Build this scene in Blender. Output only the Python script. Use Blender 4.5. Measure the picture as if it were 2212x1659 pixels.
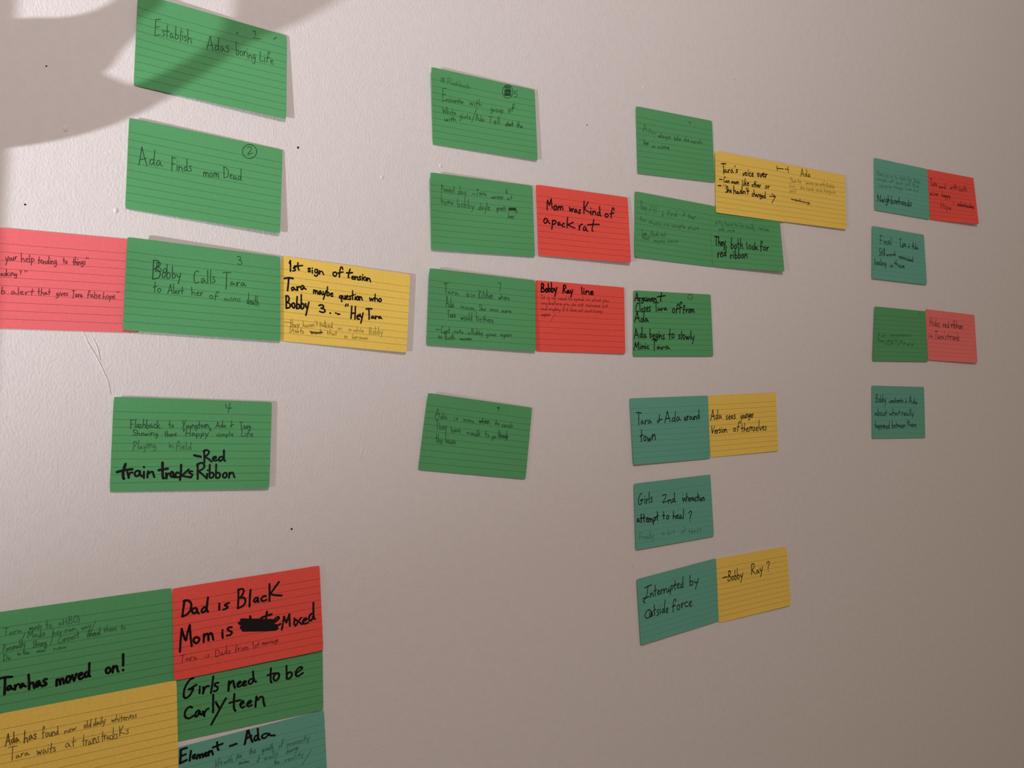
# A white rolled-plaster wall with handwritten ruled index cards, lit by a lamp off to the left.
import bpy, bmesh, math, random
from mathutils import Matrix, Vector

for o in list(bpy.data.objects):
    bpy.data.objects.remove(o)
SC = bpy.context.scene
COL = SC.collection
EYE = 1.45                        # height of the camera above the floor (m)

# ------------------------------------------------------------------ camera, world, light, exposure
CAM_MAT = [[0.840452, -0.007944, -0.541827], [-0.541827, -0.026953, -0.840058], [-0.00793, 0.999605, -0.026957]]
CAM_Y = -0.75420
LENS = 30.2926

cam_d = bpy.data.cameras.new('camera')
cam = bpy.data.objects.new('camera', cam_d)
COL.objects.link(cam)
mw = Matrix(CAM_MAT).to_4x4()
mw.translation = Vector((0, CAM_Y, EYE))
cam.matrix_world = mw
cam_d.sensor_width = 36
cam_d.lens = LENS
cam_d.clip_start = 0.01
SC.camera = cam

world = bpy.data.worlds.new('world')
SC.world = world
world.use_nodes = True
bg = world.node_tree.nodes['Background']
bg.inputs[0].default_value = (1.24, 1.0, 0.72, 1)
bg.inputs[1].default_value = 0.176

LAMP = Vector((-1.10, -0.60, EYE - 0.20))      # the lamp's bulb
AIM = Vector((-0.25, 0.0, EYE + 0.40))
sp = bpy.data.lights.new('lamp_light', 'SPOT')
sp.energy = 86
sp.color = (0.96, 0.98, 1.03)
sp.spot_size = math.radians(65)
sp.spot_blend = 1.0
sp.shadow_soft_size = 0.012
spo = bpy.data.objects.new('lamp_light', sp)
COL.objects.link(spo)
spo.location = LAMP
spo.rotation_euler = (AIM - LAMP).to_track_quat('-Z', 'Y').to_euler()

# the room's frosted ceiling globe, up and to the left
GLOBE = Vector((-0.05, -1.45, EYE + 1.08))
GLOBE_R, GLOBE_W, GLOBE_COL = 0.12, 41, (1.09, 0.96, 0.98)     # its glowing glass is the light itself (built further down)

SC.view_settings.view_transform = 'Standard'
SC.view_settings.look = 'None'
SC.view_settings.gamma = 1
SC.view_settings.exposure = 0.07
SC.view_settings.use_curve_mapping = False

# ------------------------------------------------------------------ materials
def new_mat(name, rough=0.8):
    m = bpy.data.materials.new(name)
    m.use_nodes = True
    b = m.node_tree.nodes['Principled BSDF']
    b.inputs['Roughness'].default_value = rough
    b.inputs['Specular IOR Level'].default_value = 0.2
    return m, m.node_tree.nodes, m.node_tree.links, b

def plain(name, col, rough=0.8, metal=0.0):
    m, N, Lk, b = new_mat(name, rough)
    nz = N.new('ShaderNodeTexNoise'); nz.inputs['Scale'].default_value = 60
    mx = N.new('ShaderNodeMixRGB'); mx.blend_type = 'MULTIPLY'; mx.inputs[0].default_value = 0.15
    mx.inputs[1].default_value = (*col, 1)
    Lk.new(nz.outputs['Fac'], mx.inputs[2]); Lk.new(mx.outputs[0], b.inputs['Base Color'])
    b.inputs['Metallic'].default_value = metal
    return m

def wall_material():
    m, N, Lk, b = new_mat('painted_plaster', 0.65)
    tc = N.new('ShaderNodeTexCoord')
    def noise(scale, detail, sc=(1, 1, 1)):
        mp = N.new('ShaderNodeMapping'); mp.inputs['Scale'].default_value = sc
        Lk.new(tc.outputs['Object'], mp.inputs[0])
        n = N.new('ShaderNodeTexNoise'); n.inputs['Scale'].default_value = scale
        n.inputs['Detail'].default_value = detail; n.inputs['Roughness'].default_value = 0.55
        Lk.new(mp.outputs[0], n.inputs['Vector'])
        return n
    n1 = noise(420, 2, (1.25, 1, 0.8))       # roller stipple, slightly drawn out up and down
    n2 = noise(110, 2)
    n3 = noise(7, 2, (1, 1, 0.6))
    b1 = N.new('ShaderNodeBump'); b1.inputs['Strength'].default_value = 1.0; b1.inputs['Distance'].default_value = 0.00040
    b2 = N.new('ShaderNodeBump'); b2.inputs['Strength'].default_value = 1.0; b2.inputs['Distance'].default_value = 0.00025
    b3 = N.new('ShaderNodeBump'); b3.inputs['Strength'].default_value = 1.0; b3.inputs['Distance'].default_value = 0.0009
    Lk.new(n1.outputs['Fac'], b1.inputs['Height']); Lk.new(n2.outputs['Fac'], b2.inputs['Height']); Lk.new(n3.outputs['Fac'], b3.inputs['Height'])
    Lk.new(b3.outputs[0], b2.inputs['Normal']); Lk.new(b2.outputs[0], b1.inputs['Normal']); Lk.new(b1.outputs[0], b.inputs['Normal'])
    cr = N.new('ShaderNodeValToRGB')
    cr.color_ramp.elements[0].color = (0.785, 0.745, 0.745, 1); cr.color_ramp.elements[1].color = (0.815, 0.775, 0.765, 1)
    cr.color_ramp.elements[0].position = 0.3; cr.color_ramp.elements[1].position = 0.7
    Lk.new(n2.outputs['Fac'], cr.inputs[0]); Lk.new(cr.outputs[0], b.inputs['Base Color'])
    return m

PAPER = {'green': (0.112, 0.400, 0.160), 'teal': (0.150, 0.455, 0.345), 'yellow': (0.97, 0.68, 0.135),
         'red': (0.96, 0.110, 0.085), 'pink': (0.93, 0.175, 0.195), 'rose': (0.95, 0.215, 0.200)}
RULE = {'green': 0.42, 'teal': 0.62, 'yellow': 0.42, 'red': 0.40, 'pink': 0.45, 'rose': 0.6}

def paper_material(kind):
    m, N, Lk, b = new_mat(kind + '_card_paper', 0.75)
    col = PAPER[kind]
    uv = N.new('ShaderNodeUVMap'); uv.uv_map = 'card'
    sep = N.new('ShaderNodeSeparateXYZ'); Lk.new(uv.outputs[0], sep.inputs[0])
    def mth(op, a, c, d=None):
        n = N.new('ShaderNodeMath'); n.operation = op
        for i, v in enumerate((a, c, d)):
            if v is None: continue
            if isinstance(v, (int, float)): n.inputs[i].default_value = v
            else: Lk.new(v, n.inputs[i])
        return n.outputs[0]
    # uv.y runs 0 (top) .. 76.2 mm (bottom): ten printed rules, 6.35 mm apart, from 11.9 mm down
    y = sep.outputs[1]
    fr = mth('MODULO', mth('ADD', y, 6.35 * 4 - 11.9), 6.35)
    dist = mth('MINIMUM', fr, mth('SUBTRACT', 6.35, fr))
    line = mth('SUBTRACT', 1.0, mth('MULTIPLY', mth('SUBTRACT', dist, 0.12), 6.0))
    line = mth('MINIMUM', mth('MAXIMUM', line, 0.0), 1.0)
    ok = mth('MULTIPLY', mth('GREATER_THAN', y, 9.0), mth('LESS_THAN', y, 72.0))
    nz = N.new('ShaderNodeTexNoise'); nz.inputs['Scale'].default_value = 0.9; nz.inputs['Detail'].default_value = 3
    Lk.new(uv.outputs[0], nz.inputs['Vector'])
    fac = mth('MULTIPLY', mth('MULTIPLY', line, ok), mth('MULTIPLY', mth('ADD', nz.outputs['Fac'], 0.45), 0.85))
    fib = N.new('ShaderNodeTexNoise'); fib.inputs['Scale'].default_value = 0.35; fib.inputs['Detail'].default_value = 8
    fib.inputs['Roughness'].default_value = 0.75
    Lk.new(uv.outputs[0], fib.inputs['Vector'])
    sc = mth('ADD', mth('MULTIPLY', fib.outputs['Fac'], 0.36), 0.82)
    base = N.new('ShaderNodeVectorMath'); base.operation = 'SCALE'; base.inputs[0].default_value = col
    Lk.new(sc, base.inputs['Scale'])
    mx = N.new('ShaderNodeMixRGB'); Lk.new(fac, mx.inputs[0]); Lk.new(base.outputs[0], mx.inputs[1])
    k = RULE[kind]
    mx.inputs[2].default_value = (col[0] * k * 0.8, col[1] * k, col[2] * k * 0.9, 1)
    Lk.new(mx.outputs[0], b.inputs['Base Color'])
    bp = N.new('ShaderNodeBump'); bp.inputs['Distance'].default_value = 0.00008; bp.inputs['Strength'].default_value = 0.6
    Lk.new(fib.outputs['Fac'], bp.inputs['Height']); Lk.new(bp.outputs[0], b.inputs['Normal'])
    return m

MW = wall_material()
MP = {k: paper_material(k) for k in PAPER}
MARKER = plain('black_marker_ink', (0.014, 0.010, 0.013), 0.6)
INK = {}
for k, c in PAPER.items():
    INK[k, 'marker'] = MARKER
    INK[k, 'pen'] = plain('pen_ink_on_' + k, tuple(v * 0.17 + 0.004 for v in c))
    INK[k, 'faint'] = plain('faded_ink_on_' + k, tuple(v * 0.38 + 0.004 for v in c))
HOLE_M = plain('dark_pin_hole', (0.02, 0.018, 0.018))
WOOD = plain('shadow_stand_wood', (0.10, 0.05, 0.025), 0.5)
METAL = plain('dark_lamp_metal', (0.05, 0.05, 0.05), 0.4, 0.6)
FLOOR_M = plain('wood_floor', (0.22, 0.13, 0.07), 0.6)

# ------------------------------------------------------------------ helpers
def link(name, bm_or_me, mats, parent=None, loc=None):
    if isinstance(bm_or_me, bmesh.types.BMesh):
        me = bpy.data.meshes.new(name); bm_or_me.to_mesh(me); bm_or_me.free()
    else:
        me = bm_or_me
    for m in (mats if isinstance(mats, (list, tuple)) else [mats]):
        me.materials.append(m)
    o = bpy.data.objects.new(name, me)
    COL.objects.link(o)
    if parent: o.parent = parent
    if loc: o.location = loc
    return o

def tag(o, label=None, cat=None, group=None, kind=None):
    if label: o['label'] = label
    if cat: o['category'] = cat
    if group: o['group'] = group
    if kind: o['kind'] = kind
    return o

def w2(x, y, z):                  # wall frame in mm (x right, y up from eye height, z off the wall) -> world metres
    return Vector((x / 1000, -z / 1000, EYE + y / 1000))

def tube(bm, pts, r, seg=16):
    rings = []
    for i, p in enumerate(pts):
        d = (pts[min(i + 1, len(pts) - 1)] - pts[max(i - 1, 0)]).normalized()
        a = d.orthogonal().normalized() if not rings else (rings[-1][1] - d * rings[-1][1].dot(d)).normalized()
        b = d.cross(a)
        rr = r[i] if isinstance(r, (list, tuple)) else r
        rings.append(([bm.verts.new(p + (a * math.cos(t * math.tau / seg) + b * math.sin(t * math.tau / seg)) * rr) for t in range(seg)], a))
    for (A, _), (B, _) in zip(rings, rings[1:]):
        for i in range(seg):
            bm.faces.new((A[i], A[(i + 1) % seg], B[(i + 1) % seg], B[i]))
    bm.faces.new(rings[0][0][::-1]); bm.faces.new(rings[-1][0])

def box(bm, lo, hi):
    r = bmesh.ops.create_cube(bm, size=1)
    for v in r['verts']:
        v.co = Vector([lo[i] + (v.co[i] + 0.5) * (hi[i] - lo[i]) for i in range(3)])

# ------------------------------------------------------------------ measured data (mm on the wall; uv on the cards)
CARDS = {
 'A': dict(z=0.8, c=[(121.87, 340.53, 7.0), (247.61, 336.03, 1.2), (245.98, 259.26, 4.0), (119.8, 265.85, 0.8)], t=[
  ('E',0.113,0.4055,0.1527,0.3806,0.1085,0.2369,0.5,'pen'),
  ('stablish',0.1586,0.3923,0.3555,0.3719,0.1548,0.2495,0.5,'pen'),
  ('Adas',0.4482,0.3998,0.6031,0.3732,0.4444,0.2432,0.5,'pen'),
  ('boring',0.6448,0.376,0.7837,0.3901,0.6417,0.2363,0.5,'pen'),
  ('Life',0.808,0.3803,0.9069,0.3869,0.8061,0.2629,0.5,'pen'),
  ('1',0.7569,0.1059,0.7876,0.0973,0.7556,0.0509,0.5,'pen'),
  ('~',0.7557,0.1367,0.8098,0.1251,0.0,0.0,0.5,'pen'),
  ('~',0.9034,0.0863,0.9221,0.0568,0.0,0.0,0.6,'pen'),
  ('o',0.642,0.1366,0.654,0.1343,0.6412,0.1073,0.4,'pen'),
 ]),
 'B': dict(z=0.8, c=[(116.08, 237.63, 4.0), (243.57, 231.91, 1.0), (240.31, 155.94, 3.8), (113.84, 163.6, 1.0)], t=[
  ('Ada',0.0696,0.4991,0.214,0.4624,0.0653,0.3158,0.55,'pen'),
  ('Finds',0.2693,0.4878,0.3997,0.4685,0.2659,0.3403,0.55,'pen'),
  ('mom',0.4707,0.4801,0.5769,0.4791,0.4676,0.3553,0.55,'pen'),
  ('Dead',0.6054,0.4568,0.7289,0.4639,0.6021,0.3258,0.55,'pen'),
  ('2',0.7534,0.1452,0.795,0.1259,0.7507,0.0486,0.5,'pen'),
  ('@O',0.7702,0.1014,0.8182,0.0849,0.768,0.0199,0.55,'pen'),
 ]),
 'C': dict(z=2.0, c=[(114.23, 139.25, 9.0), (240.95, 135.41, 2.4), (241.11, 59.96, 2.4), (112.06, 64.64, 3.0)], t=[
  ('B',0.162,0.4195,0.2189,0.4081,0.1576,0.2389,0.7,'pen'),
  ('obby',0.2188,0.4038,0.3438,0.3796,0.2154,0.2601,0.6,'pen'),
  ('Bo',0.1791,0.3355,0.2556,0.3282,0.1767,0.2431,0.5,'pen'),
  ('Calls',0.4202,0.4132,0.5643,0.3919,0.4174,0.2577,0.6,'pen'),
  ('T',0.6051,0.4405,0.6585,0.4359,0.6029,0.26,0.6,'pen'),
  ('ara',0.6582,0.4022,0.7613,0.389,0.6571,0.296,0.6,'pen'),
  ('to',0.1696,0.5668,0.2214,0.553,0.1673,0.4439,0.5,'pen'),
  ('Alert',0.2597,0.5632,0.3608,0.5498,0.2582,0.4647,0.5,'pen'),
  ('her',0.4096,0.5589,0.4833,0.5465,0.4085,0.4588,0.5,'pen'),
  ('of',0.5233,0.5751,0.5783,0.575,0.5226,0.4871,0.5,'pen'),
  ('moms',0.6187,0.5863,0.7286,0.5823,0.6182,0.4976,0.5,'faint'),
  ('death',0.7675,0.5986,0.8513,0.6082,0.767,0.4731,0.5,'pen'),
  ('3',0.7016,0.1594,0.7381,0.1541,0.6998,0.0672,0.5,'pen'),
 ]),
 'E': dict(z=0.8, c=[(105.7, 10.99, 3.2), (233.41, 6.31, 2.6), (230.8, -69.2, 3.0), (103.22, -64.99, 1.2)], t=[
  ('Flαshback',0.1052,0.3266,0.2863,0.3246,0.1029,0.2321,0.5,'pen'),
  ('to',0.3348,0.319,0.3665,0.3138,0.3329,0.2454,0.5,'pen'),
  ('Youngteen,',0.4161,0.3212,0.5998,0.3119,0.414,0.2427,0.5,'pen'),
  ('Ada',0.6305,0.3111,0.7002,0.3047,0.6286,0.2397,0.5,'pen'),
  ('&',0.7236,0.304,0.7523,0.3032,0.7213,0.2185,0.5,'pen'),
  ('Tara',0.7896,0.3248,0.8662,0.3137,0.7875,0.2388,0.5,'pen'),
  ('Showing',0.1213,0.4091,0.2761,0.4065,0.1197,0.3415,0.5,'pen'),
  ('there',0.3127,0.4146,0.3887,0.4133,0.3111,0.3455,0.45,'pen'),
  ('"Happy"',0.4258,0.4127,0.6071,0.4007,0.4239,0.3341,0.5,'pen'),
  ('simple',0.6381,0.4091,0.7521,0.4025,0.6365,0.3448,0.45,'pen'),
  ('Life',0.7995,0.4089,0.8815,0.4046,0.7974,0.3183,0.5,'pen'),
  ('Playing',0.1247,0.557,0.2671,0.5398,0.1225,0.4598,0.5,'faint'),
  ('in',0.3399,0.5395,0.3693,0.5394,0.3382,0.4617,0.5,'faint'),
  ('field',0.3819,0.5568,0.4863,0.5566,0.3799,0.4613,0.5,'faint'),
  ('4',0.6847,0.1256,0.7264,0.1237,0.6817,0.036,0.5,'pen'),
  ('~',0.5025,0.618,0.5433,0.6384,0.0,0.0,2.0,'marker'),
  ('R',0.5645,0.695,0.6154,0.6894,0.5622,0.5643,1.6,'marker'),
  ('e',0.6179,0.6867,0.6486,0.6835,0.6162,0.5891,1.6,'marker'),
  ('d',0.6539,0.6897,0.7003,0.6813,0.6515,0.5561,1.7,'marker'),
  ('t',0.037,0.8747,0.1174,0.8562,0.0328,0.695,2.2,'marker'),
  ('rαin',0.0987,0.854,0.2612,0.8476,0.0951,0.6942,1.7,'marker'),
  ('t',0.2857,0.874,0.3413,0.8714,0.2819,0.6727,2.2,'marker'),
  ('rαc',0.3266,0.8624,0.4123,0.8718,0.3239,0.7162,1.7,'marker'),
  ('k',0.4124,0.8778,0.4815,0.8581,0.4098,0.7262,1.8,'marker'),
  ('s',0.4665,0.8595,0.4989,0.8543,0.4647,0.7462,1.6,'marker'),
  ('R',0.5218,0.8767,0.59,0.8699,0.5193,0.7103,1.7,'marker'),
  ('ibb',0.5773,0.874,0.6772,0.8768,0.5752,0.7286,1.6,'marker'),
  ('on',0.6824,0.877,0.7655,0.8613,0.6803,0.7257,1.6,'marker'),
 ]),
 'H': dict(z=1.8, c=[(150.56, -147.22, 1.8), (276.51, -141.35, 3.0), (280.03, -217.71, 2.6), (152.21, -222.73, 1.9)], t=[
  ('D',0.056,0.3258,0.1174,0.3263,0.058,0.1701,1.9,'marker'),
  ('α',0.1176,0.3156,0.1628,0.326,0.1192,0.192,1.9,'marker'),
  ('d',0.1737,0.3326,0.2207,0.3201,0.1762,0.1571,1.9,'marker'),
  ('i',0.2892,0.3172,0.3024,0.3195,0.2906,0.2252,1.9,'marker'),
  ('s',0.3185,0.331,0.3559,0.3227,0.3205,0.2052,1.8,'marker'),
  ('B',0.4166,0.3433,0.4765,0.3303,0.4199,0.1444,1.8,'marker'),
  ('l',0.4867,0.3333,0.503,0.3321,0.4899,0.1459,1.9,'marker'),
  ('α',0.5205,0.2986,0.5591,0.2995,0.5223,0.2004,1.8,'marker'),
  ('c',0.5719,0.3066,0.6135,0.3056,0.5737,0.2079,1.8,'marker'),
  ('K',0.626,0.3317,0.7212,0.3084,0.6293,0.155,1.9,'marker'),
  ('M',0.0385,0.6757,0.1224,0.6527,0.0416,0.4306,1.9,'marker'),
  ('o',0.1225,0.6503,0.1701,0.6453,0.1247,0.4898,1.9,'marker'),
  ('m',0.1869,0.6492,0.256,0.642,0.1899,0.4424,1.9,'marker'),
  ('i',0.3037,0.629,0.3184,0.6288,0.3059,0.4996,1.9,'marker'),
  ('s',0.3382,0.6251,0.3815,0.618,0.3412,0.4576,1.8,'marker'),
  ('#S',0.4286,0.5907,0.6811,0.6701,0.4308,0.4767,2.6,'marker'),
  ('t',0.572,0.5501,0.6397,0.5407,0.575,0.4091,1.9,'marker'),
  ('|',0.4987,0.4506,0.5059,0.5254,0.0,0.0,1.9,'marker'),
  ('e',0.64,0.6375,0.6981,0.6191,0.6447,0.4358,1.9,'marker'),
  ('M',0.7129,0.6601,0.777,0.6389,0.7167,0.5048,1.8,'marker'),
  ('i',0.793,0.6411,0.8064,0.6408,0.7959,0.5283,1.7,'marker'),
  ('x',0.806,0.6538,0.8571,0.65,0.8101,0.4974,1.7,'marker'),
  ('e',0.857,0.6544,0.8977,0.649,0.8607,0.5147,1.8,'marker'),
  ('d',0.8975,0.656,0.9499,0.6335,0.9026,0.4676,1.9,'marker'),
  ('Tara',0.0382,0.819,0.1486,0.8162,0.0392,0.7333,0.45,'pen'),
  ('is',0.1939,0.8177,0.2251,0.8176,0.1948,0.7557,0.4,'pen'),
  ('Dads',0.2611,0.8324,0.3618,0.818,0.2626,0.7452,0.45,'pen'),
  ('from',0.3889,0.8229,0.4791,0.8235,0.3905,0.7433,0.45,'pen'),
  ('1st',0.5071,0.8175,0.5558,0.8106,0.5087,0.7499,0.45,'pen'),
  ('marriage',0.5713,0.8028,0.6882,0.8021,0.5729,0.7391,0.45,'pen'),
 ]),
 'L': dict(z=0.7, c=[(390.78, 336.06, 6.0), (516.85, 338.93, 2.2), (519.6, 263.33, 2.8), (394.57, 261.04, 1.0)], t=[
  ('#',0.0872,0.176,0.1291,0.169,0.0872,0.0979,0.5,'faint'),
  ('Flashback',0.1501,0.1664,0.3677,0.1693,0.1495,0.0968,0.5,'faint'),
  ('E',0.0963,0.4254,0.139,0.4037,0.0986,0.2658,0.5,'pen'),
  ('ncounter',0.1359,0.4046,0.3027,0.3931,0.1372,0.3244,0.5,'pen'),
  ('with',0.3545,0.3913,0.4737,0.3871,0.3559,0.2882,0.5,'pen'),
  ('group',0.5529,0.4203,0.6831,0.4065,0.5545,0.3282,0.5,'pen'),
  ('of',0.724,0.3901,0.7905,0.3514,0.7256,0.2925,0.6,'pen'),
  ('White',0.096,0.5771,0.2255,0.5613,0.0981,0.4879,0.5,'pen'),
  ('girls',0.2516,0.5928,0.364,0.584,0.2544,0.5058,0.5,'pen'),
  ('|',0.3688,0.6177,0.4243,0.4065,0.0,0.0,0.5,'pen'),
  ('Ada',0.4097,0.585,0.4926,0.5811,0.4128,0.4967,0.5,'pen'),
  ('Tell',0.5231,0.5865,0.6472,0.5779,0.5266,0.4842,0.55,'pen'),
  ('start',0.6937,0.5845,0.7723,0.5721,0.696,0.5125,0.7,'pen'),
  ('the',0.8036,0.5764,0.8603,0.5768,0.8057,0.5041,0.6,'pen'),
  ('with',0.1144,0.6734,0.223,0.6351,0.116,0.6136,0.6,'pen'),
  ('@O',0.7232,0.1051,0.7741,0.0909,0.7223,0.0147,0.6,'pen'),
  ('#S',0.6919,0.1744,0.7549,0.1574,0.6908,0.0453,0.5,'pen'),
  ('5',0.7834,0.1717,0.825,0.1516,0.7838,0.0882,0.5,'pen'),
 ]),
 'M': dict(z=0.8, c=[(388.82, 231.03, 6.5), (513.37, 235.45, 1.6), (515.6, 159.49, 1.8), (391.61, 155.88, 2.6)], t=[
  ('Present',0.1019,0.2337,0.233,0.225,0.1015,0.139,0.45,'pen'),
  ('day',0.2583,0.2436,0.3449,0.2331,0.2566,0.1333,0.45,'pen'),
  ('-',0.3954,0.2327,0.4263,0.2317,0.3946,0.1787,0.5,'pen'),
  ('Tara',0.4318,0.2231,0.5362,0.2187,0.4302,0.1307,0.5,'pen'),
  ('arrives',0.5818,0.2434,0.7021,0.2337,0.5813,0.1687,0.5,'pen'),
  ('at',0.7368,0.2327,0.7893,0.2291,0.7371,0.1727,0.45,'pen'),
  ('6',0.7196,0.1554,0.7429,0.1518,0.7193,0.0879,0.5,'pen'),
  ('home',0.1009,0.3942,0.2159,0.3857,0.1018,0.287,0.45,'pen'),
  ('bobby',0.2548,0.4065,0.42,0.4064,0.2557,0.2864,0.5,'pen'),
  ('dayle',0.4535,0.4158,0.5721,0.4009,0.4546,0.3133,0.5,'pen'),
  ('greets',0.6288,0.3997,0.7262,0.3908,0.6299,0.3117,0.5,'pen'),
  ('#S',0.7495,0.3796,0.8252,0.3696,0.75,0.3473,0.8,'pen'),
  ('ty',0.8014,0.393,0.8364,0.3965,0.8026,0.3281,0.5,'pen'),
  ('her',0.7415,0.4913,0.8053,0.4857,0.743,0.4184,0.55,'pen'),
 ]),
 'N': dict(z=0.8, c=[(517.53, 237.16, 2.0), (644.93, 239.41, 2.0), (646.74, 163.99, 4.6), (519.93, 161.81, 2.4)], t=[
  ('M',0.1056,0.3346,0.1695,0.3042,0.1089,0.1864,1.6,'marker'),
  ('om',0.1715,0.3434,0.2796,0.3077,0.1742,0.2062,1.5,'marker'),
  ('was',0.3421,0.3237,0.4686,0.331,0.3436,0.197,1.6,'marker'),
  ('K',0.4946,0.3345,0.5673,0.3289,0.4959,0.1755,1.6,'marker'),
  ('ind',0.5731,0.3319,0.693,0.3286,0.5741,0.2031,1.6,'marker'),
  ('of',0.7309,0.3425,0.8371,0.3265,0.7326,0.208,1.6,'marker'),
  ('a',0.0584,0.5545,0.1298,0.5466,0.0631,0.3837,1.6,'marker'),
  ('p',0.1484,0.5451,0.2035,0.5346,0.1524,0.3923,1.7,'marker'),
  ('ac',0.2115,0.5547,0.2913,0.555,0.2148,0.4281,1.6,'marker'),
  ('k',0.3035,0.5662,0.3974,0.5617,0.3072,0.4233,1.6,'marker'),
  ('r',0.4343,0.5849,0.4787,0.5533,0.4383,0.425,1.6,'marker'),
  ('a',0.4837,0.5799,0.5357,0.5879,0.4872,0.4429,1.6,'marker'),
  ('t',0.5327,0.5923,0.6499,0.5716,0.5372,0.4078,1.7,'marker'),
 ]),
 'O': dict(z=1.6, c=[(387.7, 136.7, 6.0), (515.76, 134.41, 1.8), (514.64, 58.76, 3.4), (385.82, 61.75, 2.0)], t=[
  ('T',0.1362,0.3099,0.181,0.299,0.1318,0.1758,0.6,'pen'),
  ('ara',0.1732,0.3041,0.2719,0.3085,0.1706,0.2195,0.5,'pen'),
  ('is',0.3392,0.3221,0.3714,0.3214,0.3365,0.2285,0.55,'pen'),
  ('in',0.3876,0.323,0.4253,0.3216,0.3855,0.2446,0.5,'pen'),
  ('Kitchen',0.4553,0.3332,0.5938,0.31,0.4521,0.2111,0.5,'pen'),
  ('where',0.6408,0.3156,0.7492,0.309,0.6392,0.2316,0.5,'pen'),
  ('7',0.6332,0.2125,0.6636,0.2081,0.6299,0.097,0.5,'pen'),
  ('Ada',0.1587,0.4923,0.2353,0.4817,0.1557,0.3455,0.5,'pen'),
  ('mom.',0.2939,0.4933,0.436,0.5023,0.2928,0.4111,0.5,'pen'),
  ('She',0.4629,0.4948,0.5252,0.4909,0.462,0.4076,0.5,'pen'),
  ('was',0.5632,0.4821,0.6399,0.4845,0.5626,0.4142,0.5,'pen'),
  ('sure',0.6702,0.4888,0.7646,0.4878,0.6698,0.4244,0.55,'pen'),
  ('Tara',0.1737,0.6263,0.2526,0.6202,0.1721,0.506,0.5,'pen'),
  ('would',0.295,0.6424,0.4042,0.6331,0.2943,0.5325,0.5,'pen'),
  ('be',0.4391,0.6369,0.4877,0.6335,0.4389,0.5336,0.5,'pen'),
  ('there',0.4985,0.6418,0.5992,0.6461,0.4983,0.5341,0.5,'pen'),
  ('-',0.0783,0.8156,0.1089,0.8122,0.0774,0.7695,0.6,'pen'),
  ('Cant',0.1221,0.8378,0.2043,0.8312,0.1207,0.749,0.5,'pen'),
  ('note',0.2354,0.8216,0.3192,0.8244,0.235,0.7553,0.5,'pen'),
  ('is',0.3561,0.8243,0.3827,0.8215,0.3562,0.777,0.5,'pen'),
  ('Bobby',0.3959,0.8241,0.5005,0.825,0.3961,0.7489,0.5,'pen'),
  ('gives',0.5274,0.8342,0.6229,0.8244,0.5279,0.7662,0.5,'pen'),
  ('again',0.6613,0.8245,0.7695,0.8135,0.6619,0.7559,0.55,'pen'),
  ('to',0.0953,0.91,0.1359,0.9082,0.0943,0.8562,0.5,'pen'),
  ('Both',0.159,0.919,0.2463,0.9103,0.1579,0.8339,0.5,'pen'),
  ('women',0.2906,0.9136,0.3984,0.9069,0.2903,0.847,0.5,'pen'),
 ]),
 'R': dict(z=0.8, c=[(385.82, 14.66, 5.0), (510.57, -0.66, 1.6), (501.43, -75.29, 1.6), (376.58, -59.76, 1.4)], t=[
  ('A',0.0904,0.3159,0.1398,0.2988,0.0783,0.1851,0.5,'pen'),
  ('da',0.1408,0.3108,0.2053,0.303,0.1312,0.2072,0.5,'pen'),
  ('is',0.2631,0.313,0.3053,0.307,0.2564,0.2406,0.5,'pen'),
  ('mom',0.3541,0.3089,0.4581,0.3151,0.3478,0.24,0.5,'pen'),
  ('when',0.5009,0.3075,0.602,0.2979,0.4932,0.2214,0.7,'pen'),
  ('she',0.6493,0.3021,0.6966,0.3022,0.6434,0.2316,0.5,'pen'),
  ('sends',0.7187,0.3195,0.8258,0.3119,0.7123,0.2402,0.5,'pen'),
  ('9',0.6499,0.1098,0.6763,0.1047,0.6435,0.0477,0.6,'pen'),
  ('They',0.1114,0.4615,0.2153,0.456,0.1012,0.3422,0.5,'pen'),
  ('have',0.2561,0.4711,0.3433,0.4589,0.2488,0.3785,0.5,'pen'),
  ('a',0.3955,0.4707,0.427,0.4696,0.3913,0.4137,0.5,'pen'),
  ('walk',0.4392,0.48,0.5289,0.4859,0.4325,0.3901,0.55,'pen'),
  ('to',0.5688,0.4752,0.6152,0.4718,0.5625,0.3885,0.5,'pen'),
  ('go',0.6339,0.4896,0.6802,0.4804,0.6289,0.4192,0.5,'pen'),
  ('through',0.6946,0.4755,0.7949,0.4676,0.6871,0.3714,0.55,'pen'),
  ('the',0.1249,0.6326,0.1892,0.6347,0.1156,0.5132,0.5,'pen'),
  ('house',0.2141,0.6308,0.3093,0.6241,0.2062,0.5225,0.5,'pen'),
 ]),
 'S': dict(z=0.6, c=[(659.06, 347.58, 2.0), (783.57, 352.38, 1.0), (786.41, 275.86, 1.2), (660.76, 269.48, 1.4)], t=[
  ('9',0.6756,0.1375,0.7018,0.132,0.6765,0.0761,0.6,'faint'),
  ('A',0.0832,0.3723,0.1365,0.361,0.0855,0.2465,0.6,'faint'),
  ('few',0.1504,0.3791,0.2538,0.3663,0.1519,0.2948,0.5,'faint'),
  ('days',0.2708,0.4095,0.4362,0.4027,0.2725,0.3243,0.6,'pen'),
  ('later',0.4794,0.4117,0.5742,0.4067,0.4813,0.3249,0.6,'pen'),
  ('she',0.6034,0.4099,0.6808,0.4041,0.6053,0.3309,0.5,'pen'),
  ('sends',0.6991,0.4095,0.8561,0.4027,0.701,0.3387,0.5,'pen'),
  ('her',0.0861,0.564,0.1535,0.551,0.0882,0.4716,0.6,'pen'),
  ('a note',0.1917,0.5818,0.4171,0.5702,0.1936,0.5095,0.6,'pen'),
 ]),
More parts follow.
